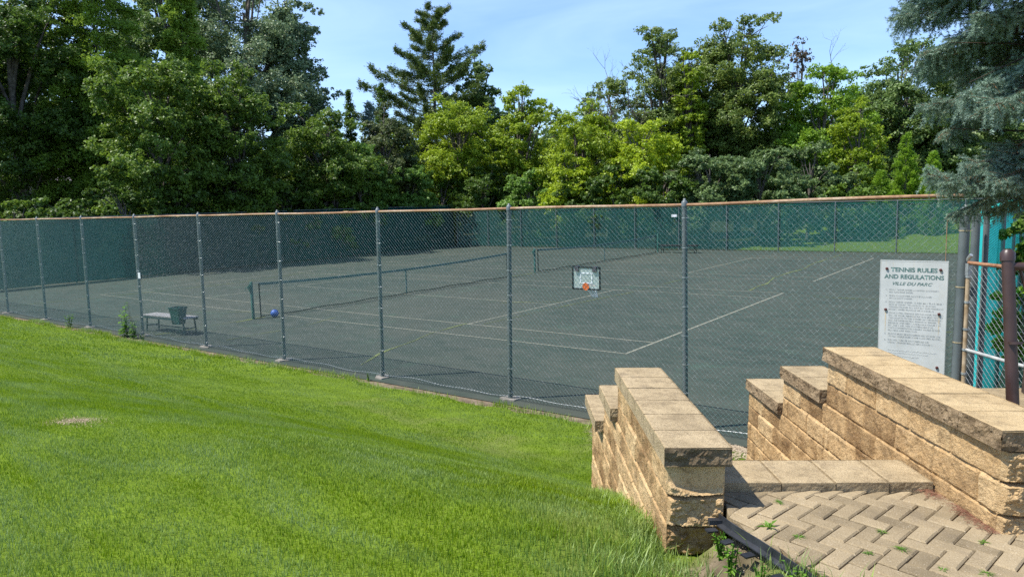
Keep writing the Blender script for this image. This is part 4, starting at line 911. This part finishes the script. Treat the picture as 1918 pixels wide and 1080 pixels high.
def bare_limbs(mb, base, dr, L_, r0, depth, g):
    n = 5; s = np.linspace(0, 1, n)[:, None]; bend = g.normal(0, .16 * L_, 3); P = base + dr * L_ * s + bend * s ** 2; mb.tube(P, np.linspace(r0, r0 * .5, n), 5 if depth > 1 else 4, cap=False)
    if depth == 0: return
    for k in range(g.integers(2, 4)):
        q = g.integers(2, n); d2 = dr + g.normal(0, .55, 3) + [0, 0, .15]; d2 /= np.linalg.norm(d2); bare_limbs(mb, P[q], d2, L_ * g.uniform(.45, .75), r0 * .5, depth - 1, g)

def conifer(leaf, wood, r, h, z0, seed, nb, droop, prof, tuft_n, nl, nw, el_flat=.25, start=.15, upturn=.15, tr=None, spread=.5):
    """a trunk with whorled boughs that carry needle tufts; prof(t) is the bough length against height (0 low, 1 top)"""
    g = np.random.default_rng(seed); tr = tr or .014 * h + .05; z = np.linspace(-.1, h * .97, 8); wv = np.cumsum(g.normal(0, .012 * r, (8, 2)), 0); wv -= wv[0]; wood.tube(np.c_[wv, z], np.linspace(tr, .02, 8), 8)
    P, D, K = [], [], []
    for b in range(nb):
        t = (b + g.uniform(0, 1)) / nb; zz = z0 + (h - z0) * t * .985; th = b * 2.4 + g.normal(0, .35); L_ = r * prof(t) * g.uniform(.72, 1.12)
        if L_ < .12: L_ = .12
        s = np.linspace(0, 1, 7); az = np.array([math.cos(th), math.sin(th), 0]); zc = -droop * s * L_ + upturn * L_ * s ** 2.2
        Q = np.array([np.interp(zz, z, wv[:, 0]), np.interp(zz, z, wv[:, 1]), zz]) + az * (s * L_)[:, None] + np.c_[0 * s, 0 * s, zc] + np.cumsum(g.normal(0, .015 * L_, (7, 3)), 0)
        wood.tube(Q, np.linspace(tr * .28 * (1.1 - t) + .012, .006, 7), 4, cap=False)
        side = np.cross(az, [0, 0, 1.]); m = max(6, int(tuft_n * L_ / r))
        u = g.uniform(start, 1.03, m) ** .8; off = g.normal(0, 1, m) * spread * L_ * .42 * (1.1 - u) * (u > .1) 
        c = np.stack([np.interp(u, s, Q[:, k]) for k in range(3)], 1) + side * off[:, None] - az * (np.abs(off) * .35)[:, None] + np.c_[0 * u, 0 * u, g.normal(.03 * L_, el_flat * .10 * L_, m)]
        P.append(c); D.append(np.broadcast_to(az, c.shape) + side * (np.sign(off) * .6)[:, None] + [0, 0, .25]); K.append(np.full(m, hash3(np.array(b), np.array(3), np.array(5), seed)))
    return np.concatenate(P), np.concatenate(D), np.concatenate(K)

def needles(leaf, P, D, K, g, per, nl, nw, sp=.8, up=.15):
    k = np.repeat(np.arange(len(P)), per); n = len(k); d = D[k] + g.normal(size=(n, 3)) * sp; d[:, 2] += up; d /= np.linalg.norm(d, axis=1)[:, None]
    ln = nl * g.uniform(.6, 1.2, n); c = P[k] + g.normal(size=(n, 3)) * nl * .45 + d * (ln * .3)[:, None]
    quads(leaf, c, g.normal(size=(n, 3)) + [0, 0, .8], np.full(n, nw), 1.0, g, .4 * K[k] + .6 * g.uniform(0, 1, n), along=d) if False else None
    nn = g.normal(size=(n, 3)) + [0, 0, .6]; nn -= (nn * d).sum(1)[:, None] * d; nn /= np.linalg.norm(nn, axis=1)[:, None]; b = np.cross(d, nn)
    V = np.stack([c - d * (ln / 2)[:, None], c + b * nw, c + d * (ln / 2)[:, None], c - b * nw], 1); leaf.add(V.reshape(-1, 3), np.arange(4 * n).reshape(-1, 4), np.repeat(.45 * K[k] + .55 * g.uniform(0, 1, n), 4))

TREES = [
 ('broadleaf_tree','broad1','dark',-42.0,4.4,15.9,4.14,'dark broadleaf tree at the far left edge with its top out of frame'),
 ('conifer_feathery','feather','cyp',-40.4,8.4,18.3,3.79,'feathery pale green conifer with a bare grey trunk showing'),
 ('conifer_feathery','feather','cyp',-38.9,13.1,16.2,1.99,'smaller feathery conifer with drooping fresh green sprays behind the dark trees'),
 ('broadleaf_tree','broad2','mid',-32.9,8.0,11.9,3.65,'large dark leafy tree with glossy leaves beside the feathery conifer'),
 ('broadleaf_tree','broad3','mid',-32.2,12.0,12.5,2.96,'leafy tree with sunlit top leaves left of centre below the silvery tree'),
 ('silvery_tree','broad2','silver',-43.2,20.4,19.3,5.43,'tall silvery grey green tree rising against the sky'),
 ('silvery_tree','broad3','silver',-41.1,23.1,18.9,2.66,'narrow silvery crown at the right side of the tall silvery tree'),
 ('broadleaf_tree','broad1','mid',-32.7,18.6,10.8,3.71,'broad leafy tree that ends the left mass of trees beside the open sky'),
 ('small_tree','broad3','shrub',-31.9,21.4,7.8,2.21,'low leafy tree at the foot of the left tree mass'),
 ('spruce_tree','cone','dark',-40.1,28.0,12.9,0.96,'thin dark spruce tip poking up left of the blue one'),
 ('blue_spruce','cone','blue',-37.2,27.5,11.6,1.78,'bluish spruce top between the left trees and the tall pine'),
 ('spruce_tree','cone','dark',-39.6,31.1,13.8,1.63,'dark green spruce tip just left of the tall pine'),
 ('round_tree','broad2','olive',-33.4,25.2,10.8,2.56,'rounded olive brown tree in front of the spruces'),
 ('pine_tree','pine','pine',-39.2,37.6,21.9,5.40,'tall white pine with tiered branches standing alone against the sky'),
 ('broadleaf_tree','broad1','far',-35.6,39.2,14.5,2.31,'dark crown just right of the tall pine behind the lime trees'),
 ('lime_tree','broad3','lime',-33.0,32.6,12.1,4.13,'yellow green tree with an arching crown below the tall pine'),
 ('lime_tree','broad1','lime',-27.7,34.8,12.8,2.63,'yellow green tree with a raised peak in the middle of the row'),
 ('lime_tree','broad2','lime',-21.7,34.0,10.7,3.47,'bright yellow green tree beside the dead branches'),
 ('lime_tree','broad3','lime2',-16.0,32.9,8.6,3.11,'very bright yellow green tree spreading in front of the tall elm'),
 ('lime_tree','broad1','lime2',-21.2,31.2,6.5,1.98,'low bright yellow green bough hanging over the far fence'),
 ('leaning_tree','broad2','elm',-18.1,40.1,17.1,3.36,'tall tree with bare grey limbs among its left leaves'),
 ('leaning_tree','broad1','elm',-12.9,42.8,17.6,3.62,'tallest windswept dark green tree right of the centre'),
 ('lime_tree','broad2','lime',-15.0,38.3,14.3,1.39,'yellow green climber glowing between the two tall trees'),
 ('thin_tree','sparse','red',-10.7,50.5,16.3,1.58,'thin sparse tree with small bronze leaves against the sky'),
 ('broadleaf_tree','broad3','bright',-7.5,44.8,12.5,3.87,'bright green rounded tree below the thin bronze one'),
 ('lime_tree','broad1','lime',-4.2,41.9,9.7,1.90,'slender yellow green tree in front of the hazy far tree'),
 ('broadleaf_tree','broad2','far',-4.9,65.1,17.0,5.56,'hazy blue green tree far behind the spruce branches'),
 ('broadleaf_tree','broad3','far',-0.1,65.8,15.1,4.44,'far green tree mostly hidden by the blue spruce'),
 ('arborvitae','cone','bright',-0.9,40.2,6.9,1.17,'tall bright green arborvitae near the gate end of the far fence'),
 ('arborvitae','cone','bright',0.7,39.9,5.6,1.21,'second bright arborvitae nearest the blue spruce branches'),
 ('arborvitae','cone','bright',-2.1,38.9,4.5,1.17,'shortest bright arborvitae, left of the taller pair'),
 ('understory_tree','broad1','shrubg',-11.1,32.6,7.2,3.02,'grey green shrubby tree in the shade below the tallest tree'),
 ('understory_tree','broad2','shrubg',-8.0,33.5,6.1,2.62,'dusty grey green shrub behind the far fence'),
 ('understory_tree','broad3','shrubg',-6.0,36.3,6.4,2.68,'rounded dark shrub below the bright green tree'),
 ('understory_tree','broad1','mid',-3.6,36.6,5.1,2.08,'low dark leafy shrub left of the arborvitaes'),
 ('understory_tree','broad2','dark',-13.7,31.7,6.0,2.60,'deep green shrub below the brightest lime tree'),
 ('understory_tree','broad3','dark',-17.1,31.6,5.9,2.70,'dark shrub under the bright yellow green trees'),
 ('understory_tree','broad1','dark',-20.5,31.5,5.1,2.43,'dark shrub behind the hoop end of the far fence'),
 ('understory_tree','broad2','shrub',-24.8,31.7,5.7,2.56,'leafy shrub filling below the peaked lime tree'),
 ('understory_tree','broad3','dark',-29.5,31.7,6.4,3.10,'dark shrub below the arching lime tree'),
 ('understory_tree','broad1','shrub',-32.3,30.2,5.9,2.54,'light green bush near the far corner of the court'),
 ('understory_tree','broad2','shrub',-32.3,26.1,6.9,2.95,'light green leafy bush in the corner between the two tree masses'),
 ('understory_tree','broad3','mid',-32.4,22.7,5.9,2.43,'dark low bush at the corner of the left trees'),
 ('bush','broad1','mid',-35.4,1.3,4.2,2.03,'low leafy bush drooping over the left end of the screen'),
 ('bush','broad2','dark',-33.3,3.0,4.6,1.78,'low dark bush second from the left frame edge'),
 ('bush','broad3','dark',-31.9,5.0,5.0,1.82,'low dark bush under the feathery conifer'),
 ('bush','broad1','dark',-32.0,7.9,5.3,1.93,'low dark bush below the large dark tree'),
 ('bush','broad2','dark',-32.0,11.5,5.5,2.07,'low dark bush below the silvery tree'),
 ('bush','broad3','dark',-32.1,15.2,5.6,2.22,'low dark bush above the end screen near the net'),
 ('bush','broad1','mid',-31.9,18.9,5.5,2.35,'low bush at the right end of the left tree mass'),
 ('distant_tree','broad1','dark',-71.0,18.8,21.7,6.90,'background tree glimpsed behind the left edge trees'),
 ('distant_tree','broad2','far',-69.9,25.9,22.5,6.85,'background tree glimpsed behind the feathery conifers'),
 ('distant_tree','broad3','far',-53.2,36.9,11.6,4.66,'background tree low in the gap left of the spruces'),
 ('distant_tree','broad1','dark',-49.3,43.8,12.8,4.84,'background tree behind the foot of the tall pine'),
 ('distant_tree','broad2','far',-42.8,51.3,13.9,4.97,'background tree between the pine and the peaked lime tree'),
 ('distant_tree','broad3','far',-38.1,54.7,13.2,4.97,'background tree behind the middle of the lime row'),
 ('distant_tree','broad1','far',-33.5,58.5,15.0,4.97,'background tree behind the dead branches'),
 ('distant_tree','broad2','far',-16.4,68.5,13.3,5.41,'background tree under the thin bronze tree'),
 ('distant_tree','broad3','far',-10.5,75.5,13.3,5.55,'background tree behind the slender lime tree'),
 ('distant_tree','broad1','far',2.7,79.6,17.2,6.85,'background tree behind the blue spruce'),
 ('bush','broad2','mid',-7.8,50.9,3.9,2.72,'dark bush at the back of the far lawn, left end'),
 ('bush','broad3','mid',-5.1,55.4,3.6,2.81,'dark bush at the back of the far lawn, middle'),
 ('bush','broad1','mid',-1.8,57.9,3.5,2.81,'dark bush at the back of the far lawn, right end'),
]

GROUPS = {'lime_tree': 'yellow green trees beyond the far fence', 'understory_tree': 'shrubby trees along the far fence', 'bush': 'low bushes beyond the fences', 'distant_tree': 'distant trees behind the first row', 'arborvitae': 'arborvitaes by the far fence', 'broadleaf_tree': 'broadleaf trees round the courts'}
def make_tree(kind, proto, mt, x, y, h, r, label, seed):
    g = np.random.default_rng(seed + 100); T = empty(kind, (x, y, float(terr(x, y)) - .1 if (x > -9 and y > 48 and h < 4) else -.1), label, {'understory_tree': 'shrub', 'bush': 'bush'}.get(kind, 'tree'), GROUPS.get(kind)); leaf, wood = MB(), MB(); mat = LEAF[mt]
    dist = math.hypot(x - CAM[0], y - CAM[1]); vis = min(h, 22)
    bark = BARK
    if proto in ('broad1', 'broad2', 'broad3'):
        low = kind in ('understory_tree', 'bush'); z0 = {'broad1': .10, 'broad2': .14, 'broad3': .08}[proto] * h if not low else .02 * h
        ls = .115 if dist < 62 else .165
        if kind == 'distant_tree': ls = .34
        if mt in ('silver',): ls = .12
        n = int(np.clip(18 * r * (h - z0) / (ls * ls), 8000, 100000) * (.62 if kind == 'distant_tree' else 1))
        C, rc = crown_leaves(leaf, r * 1.1, h * 1.01, z0, n, ls, seed, flat=.72 if mt != 'lime2' else .6, el=1.5, clumps=(None if kind != 'leaning_tree' else 120) if not low else 34)
        limbs(wood, C, r, h, seed, 16 if not low else 8)
        if kind == 'leaning_tree' and mt == 'elm' and x < -15:
            for q in range(9): bare_limbs(wood, np.array([-.4 * r, -.7 * r, h * g.uniform(.3, .62)]), np.array([g.normal(-.3, .3), g.normal(-.5, .3), .9]), 3.0, .085, 3, g)
    elif proto == 'sparse':
        C, rc = crown_leaves(leaf, r * 1.15, h, h * .66, 1100, .15, seed, clumps=26, flat=1.1); limbs(wood, C, r, h, seed, 18, .10)
    elif proto == 'feather':
        P, D, K = conifer(leaf, wood, r, h, h * .10, seed, 96, -.16, lambda t: 1.05 * (1 - .62 * t) * (.75 + .4 * math.sin(t * 31) ** 2), 90, .3, .03, start=.28, upturn=-.30, tr=.22, spread=1.0, el_flat=.6)
        needles(leaf, P, D, K, g, 18, .26, .042, .75, -.1)
    elif proto == 'pine':
        tiers = lambda t: np.interp(t, [0, .08, .22, .34, .50, .62, .80, .93, 1], [.62, .88, .92, 1.05, .72, .74, .58, .36, .14]) * (.84 + .26 * math.sin(t * 47))
        P, D, K = conifer(leaf, wood, r * 1.18, h * .955, h * .20, seed, 88, -.08, tiers, 150, .3, .03, start=.30, upturn=.26, tr=.30, spread=.50, el_flat=.35)
        needles(leaf, P, D, K, g, 18, .24, .030, .6, .3)
    elif proto == 'cone':
        arb = kind == 'arborvitae'
        P, D, K = conifer(leaf, wood, r * 1.1, h, h * .02, seed, 90 if arb else 70, .05 if arb else .25, lambda t: (1 - t) ** (.72 if arb else .9) + .04, 34, .2, .02, start=.35, upturn=.5 if arb else .12, spread=.9, el_flat=1.0)
        needles(leaf, P, D, K, g, 16 if arb else 18, .15 if arb else .24, .026 if arb else .036, .6, .5 if arb else 0)
    leaf.build('crown', mat, T); wood.build('trunk', bark, T, True); return T
TREES += [('leaning_tree', 'broad2', 'elm', -15.4, 42.5, 15.8, 3.0, 'rounded green crown filling the gap between the two tall trees'),
          ('broadleaf_tree', 'broad2', 'mid', -49.0, 5.5, 21.5, 4.2, 'leafy tree behind the left edge, filling the sky beside the feathery conifer'),
          ('broadleaf_tree', 'broad1', 'far', -50.0, 18.5, 23.0, 4.6, 'soft green tree rising between the feathery conifers and the silvery tree')]
for k, (kind, proto, mt, x, y, h, r, lab) in enumerate(TREES):
    if h > 14 and kind not in ('pine_tree', 'thin_tree', 'distant_tree'): h *= 1.13 if x < -30 else (.95 if kind == 'leaning_tree' else 1.03); r *= 1.08 if kind != 'leaning_tree' else 1.20
    make_tree(kind, proto, mt, x, y, h + .1, r, lab, 11 + k + (300 if kind == 'leaning_tree' else 0))
# dead tree with bare limbs, dead twigs
def dead_tree(x, y, h, n, label, L_=3.0):
    T = empty('dead_tree', (x, y, -.1), label, 'dead tree', 'bare dead trees'); wd = MB(); g = np.random.default_rng(int(abs(x) * 10)); z = np.linspace(0, h * .9, 8); w_ = np.cumsum(g.normal(0, .12, (8, 2)), 0); P = np.c_[w_, z]; wd.tube(P, np.linspace(.16, .03, 8), 6)
    for q in range(n):
        k = g.integers(4, 8); d = np.array([g.normal(0, .6), g.normal(0, .6), g.uniform(.3, 1.1)]); d /= np.linalg.norm(d); bare_limbs(wd, P[k], d, L_ * g.uniform(.5, 1), .035, 3, g)
    wd.build('trunk', BARKD, T, True)
# the wood beyond: one mass of foliage closing the view
g = np.random.default_rng(3); wl = MB(); n = 150000; th = g.uniform(math.radians(62), math.radians(168), n); rad = 92 + 16 * g.uniform(0, 1, n); hh = 9.5 + 3.5 * fbm(np.c_[th * 22, 0 * th, 0 * th], 4, 5); P = np.c_[CAM[0] + rad * np.cos(th), CAM[1] + rad * np.sin(th), hh * g.uniform(0, 1, n) ** .8]
k = fbm(P * .16, 3, 9) + .25 * fbm(P * .6, 2, 4) > -.18; P = P[k]; quads(wl, P, g.normal(size=P.shape) + [0, 0, .6], .62 * g.uniform(.6, 1.3, len(P)), 1.4, g, g.uniform(0, 1, len(P)))
tag(wl.build('far_woodland', LEAF['far']), 'far-off wood closing the gaps between the nearer trees', 'woodland', kind='stuff')
dead_tree(-22.3, 39.6, 12.7, 16, 'bare grey dead tree standing up between the lime trees and the tall elm', 2.6)
dead_tree(-25.5, 40.5, 12.0, 9, 'thin bare dead tree left of the larger dead tree', 1.9)
dead_tree(-8.6, 54.0, 14.8, 6, 'bare twiggy treetop above the bright green rounded tree', 2.4)
# shrub seen through the turquoise fence by the gate
def vine(x, y, z0, z1, r, n, mt, seed, label, kind='bush', ls=.075):
    T = empty(kind, (x, y, float(z0)), label, 'bush', 'leafy growth by the gate'); leaf, wd = MB(), MB()
    C, rc = crown_leaves(leaf, r, z1 - z0, .05, n, ls, seed, clumps=26); limbs(wd, C, r, z1 - z0, seed, 8, .018); leaf.build('foliage', LEAF[mt], T); wd.build('stem', BARK, T)
vine(6.88, -2.75, .93, 2.15, .42, 3000, 'bright', 201, 'bright leafy bush pressed against the fence just past the gate', ls=.06)
vine(6.78, -.9, .93, 3.2, .42, 3800, 'mid', 202, 'narrow leafy bush climbing the turquoise screen behind the gate', ls=.06)
vine(7.6, 1.2, .93, 3.0, .8, 5200, 'bright', 203, 'sunlit bush behind the brown handrail post')
vine(6.95, 5.0, .93, 4.2, .6, 3600, 'mid', 204, 'taller bush farther along the turquoise screen')
vine(9.8, 4.5, .9, 5.0, 2.2, 9000, 'mid', 205, 'big leafy bush at the frame edge under the spruce', ls=.12)
# far house roof glimpsed left of the trees
hs = empty('house', (-62, 8.5, 0), 'pale house glimpsed low between the left trees', 'house'); mb = MB(); mb.box((0, 0, 3), (8, 9, 6)); mb.build('wall', simple('pale_wall', (.45, .36, .32), (.55, .46, .42), 3), hs)
mb = MB(); mb.add([[-4.4, -5, 6], [4.4, -5, 6], [4.4, 5, 6], [-4.4, 5, 6], [0, -5, 8.4], [0, 5, 8.4]], [[0, 4, 5, 3], [1, 2, 5, 4]]); mb.add([[-4.4, -5, 6], [4.4, -5, 6], [0, -5, 8.4], [-4.4, 5, 6], [4.4, 5, 6], [0, 5, 8.4]], [[0, 1, 2], [4, 3, 5]]); mb.build('roof', simple('grey_roof', (.16, .15, .15), (.24, .22, .22), 9), hs)
for wy in (-3, 0, 3):
    wm = MB()
    wm.box((4.02, wy, 4.3), (.06, 1.1, 1.4)); wm.build('window', simple('window_glass', (.05, .06, .07), (.09, .10, .12), 3, .15, .6), hs)

# ------------------------------------------------------------------ blue spruce close by on the right
def needle_mat():
    m, t, b = node_mat('blue_spruce_needle', .5, .35); r = attr(t); g = N(t, 'ShaderNodeNewGeometry').outputs['Position']
    f = math_(t, 'ADD', math_(t, 'MULTIPLY', r, .6), math_(t, 'MULTIPLY', noise(t, g, 1.6, 3), .5))
    col = ramp(t, f, [(.28, (.085, .145, .06)), (.50, (.17, .265, .185)), (.80, (.34, .46, .37))]); t.links.new(col, b.inputs['Base Color'])
    tr = N(t, 'ShaderNodeBsdfTranslucent'); t.links.new(col, tr.inputs['Color']); ms = N(t, 'ShaderNodeMixShader'); ms.inputs[0].default_value = .14
    t.links.new(b.outputs[0], ms.inputs[1]); t.links.new(tr.outputs[0], ms.inputs[2]); t.links.new(ms.outputs[0], t.nodes['Material Output'].inputs['Surface']); return m
NEEDLE = needle_mat(); TWIG = simple('spruce_twig', (.10, .055, .03), (.22, .13, .07), 30, .85, .1)
def spruce_bough(seed, L_=1.3):
    """one bough along +x: main stem, side shoots, sub-shoots, all clothed in needles"""
    g = np.random.default_rng(seed); wood = MB(); segs = []       # (p, q, rnd)
    s = np.linspace(0, 1, 10); zc = -.10 * s * L_ - .16 * L_ * s ** 2 + .14 * L_ * s ** 4; yc = np.cumsum(g.normal(0, .012 * L_, 10)); M = np.c_[s * L_, yc, zc]; wood.tube(M, np.linspace(.022, .004, 10), 6, cap=False)
    def at(u): return np.array([np.interp(u, s, M[:, k]) for k in range(3)])
    u = .28
    while u < .99:
        for sd_ in (-1, 1):
            l1 = L_ * np.interp(u, [.25, .5, .8, 1], [.34, .32, .20, .08]) * g.uniform(.7, 1.2); d = np.array([.75, sd_ * g.uniform(.6, .95), -.10 + g.normal(0, .28)]); d /= np.linalg.norm(d); p = at(u + g.uniform(-.01, .01)); q = p + d * l1 + [0, 0, -.10 * l1]
            wood.tube([p, (p + q) / 2 + [0, 0, .02 * l1], q], [.005, .004, .0015], 4, cap=False); segs.append((p + (q - p) * .12, q)); v = .25
            while v < .92:
                for s2 in (-1, 1):
                    l2 = l1 * (1.05 - v) * g.uniform(.4, .75)
                    if l2 < .03: continue
                    d2 = d * .85 + np.cross(d, [0, 0, 1.]) * s2 * g.uniform(.5, .9) + [0, 0, g.normal(-.25, .22)]; d2 /= np.linalg.norm(d2); p2 = p + (q - p) * v; segs.append((p2, p2 + d2 * l2))
                v += .16 * g.uniform(.8, 1.2)
            for _h in range(2):          # hanging shoots below the bough
                l2 = g.uniform(.07, .24); p2 = p + (q - p) * g.uniform(.1, .7); d2 = np.array([g.normal(.2, .25), g.normal(0, .25), -1]); d2 /= np.linalg.norm(d2); segs.append((p2, p2 + d2 * l2))
        u += .040 * g.uniform(.85, 1.15)
    segs.append((at(.55), at(.8))); segs.append((at(.8), at(1.0) + [.03, 0, .01]))
    A = np.array([a for a, _ in segs]); B = np.array([b for _, b in segs]); ln = np.linalg.norm(B - A, axis=1); per = np.maximum(4, (ln * 520).astype(int)); k = np.repeat(np.arange(len(A)), per); n = len(k)
    t = g.uniform(0, 1.02, n)[:, None]; ax = ((B - A) / ln[:, None])[k]; P = A[k] + (B - A)[k] * t
    o = g.normal(size=(n, 3)); o -= (o * ax).sum(1)[:, None] * ax; o /= np.linalg.norm(o, axis=1)[:, None]; dr = o * .85 + ax * .62 + [0, 0, .12]; dr /= np.linalg.norm(dr, axis=1)[:, None]
    nl = .028 * g.uniform(.75, 1.2, n); nw = .0021; sd_ = np.cross(dr, g.normal(size=(n, 3))); sd_ /= np.linalg.norm(sd_, axis=1)[:, None]
    V = np.stack([P - sd_ * nw, P + sd_ * nw, P + dr * nl[:, None]], 1); leaf = MB(); rn = .55 * hash3(k, k * 5, k * 11, seed) + .45 * g.uniform(0, 1, n); leaf.add(V.reshape(-1, 3), np.arange(3 * n).reshape(-1, 3), np.repeat(rn, 3))
    return leaf.mesh('needles'), wood.mesh('bough')
BOUGHS = [spruce_bough(s) for s in (1, 2, 3, 4)]
SP = empty('blue_spruce', (7.15, -5.95, .9), 'big blue spruce overhanging the gate with silvery needled boughs', 'tree')
g = np.random.default_rng(5); mb = MB(); z = np.linspace(-.1, 11, 12); mb.tube(np.c_[.03 * np.sin(z), .03 * np.cos(z * 1.3), z], np.linspace(.20, .06, 12), 12)
for q in range(150):                                    # dry inner twigs
    th = g.uniform(0, 6.28); zz = g.uniform(2.6, 6.5); d = np.array([math.cos(th), math.sin(th), g.normal(-.1, .3)]); p = d * .1 + [0, 0, zz]; L_ = g.uniform(.3, .7); mb.tube([p, p + d * L_ * .5 + g.normal(0, .05, 3), p + d * L_ + g.normal(0, .12, 3)], [.010, .006, .002], 4, cap=False)
mb.build('trunk', simple('spruce_bark', (.035, .026, .02), (.09, .065, .05), 12, .9, .1, bmp=.5), SP, True)
nb = 88
for q in range(nb):
    t = q / (nb - 1); zz = 2.25 + 3.3 * t + g.normal(0, .06); th = q * 2.39996 + g.normal(0, .2); sc = np.interp(t, [0, .25, .5, .8, 1], [.70, .80, .92, 1.10, 1.2]) * g.uniform(.78, 1.1)
    nm, wm_ = BOUGHS[q % 4]; o = link('bough', wm_, TWIG, SP); o.location = (0, 0, zz); o.rotation_euler = (g.normal(0, .2), g.normal(.12, .16), th); o.scale = (sc, sc, sc); link('needles', nm, NEEDLE, o)
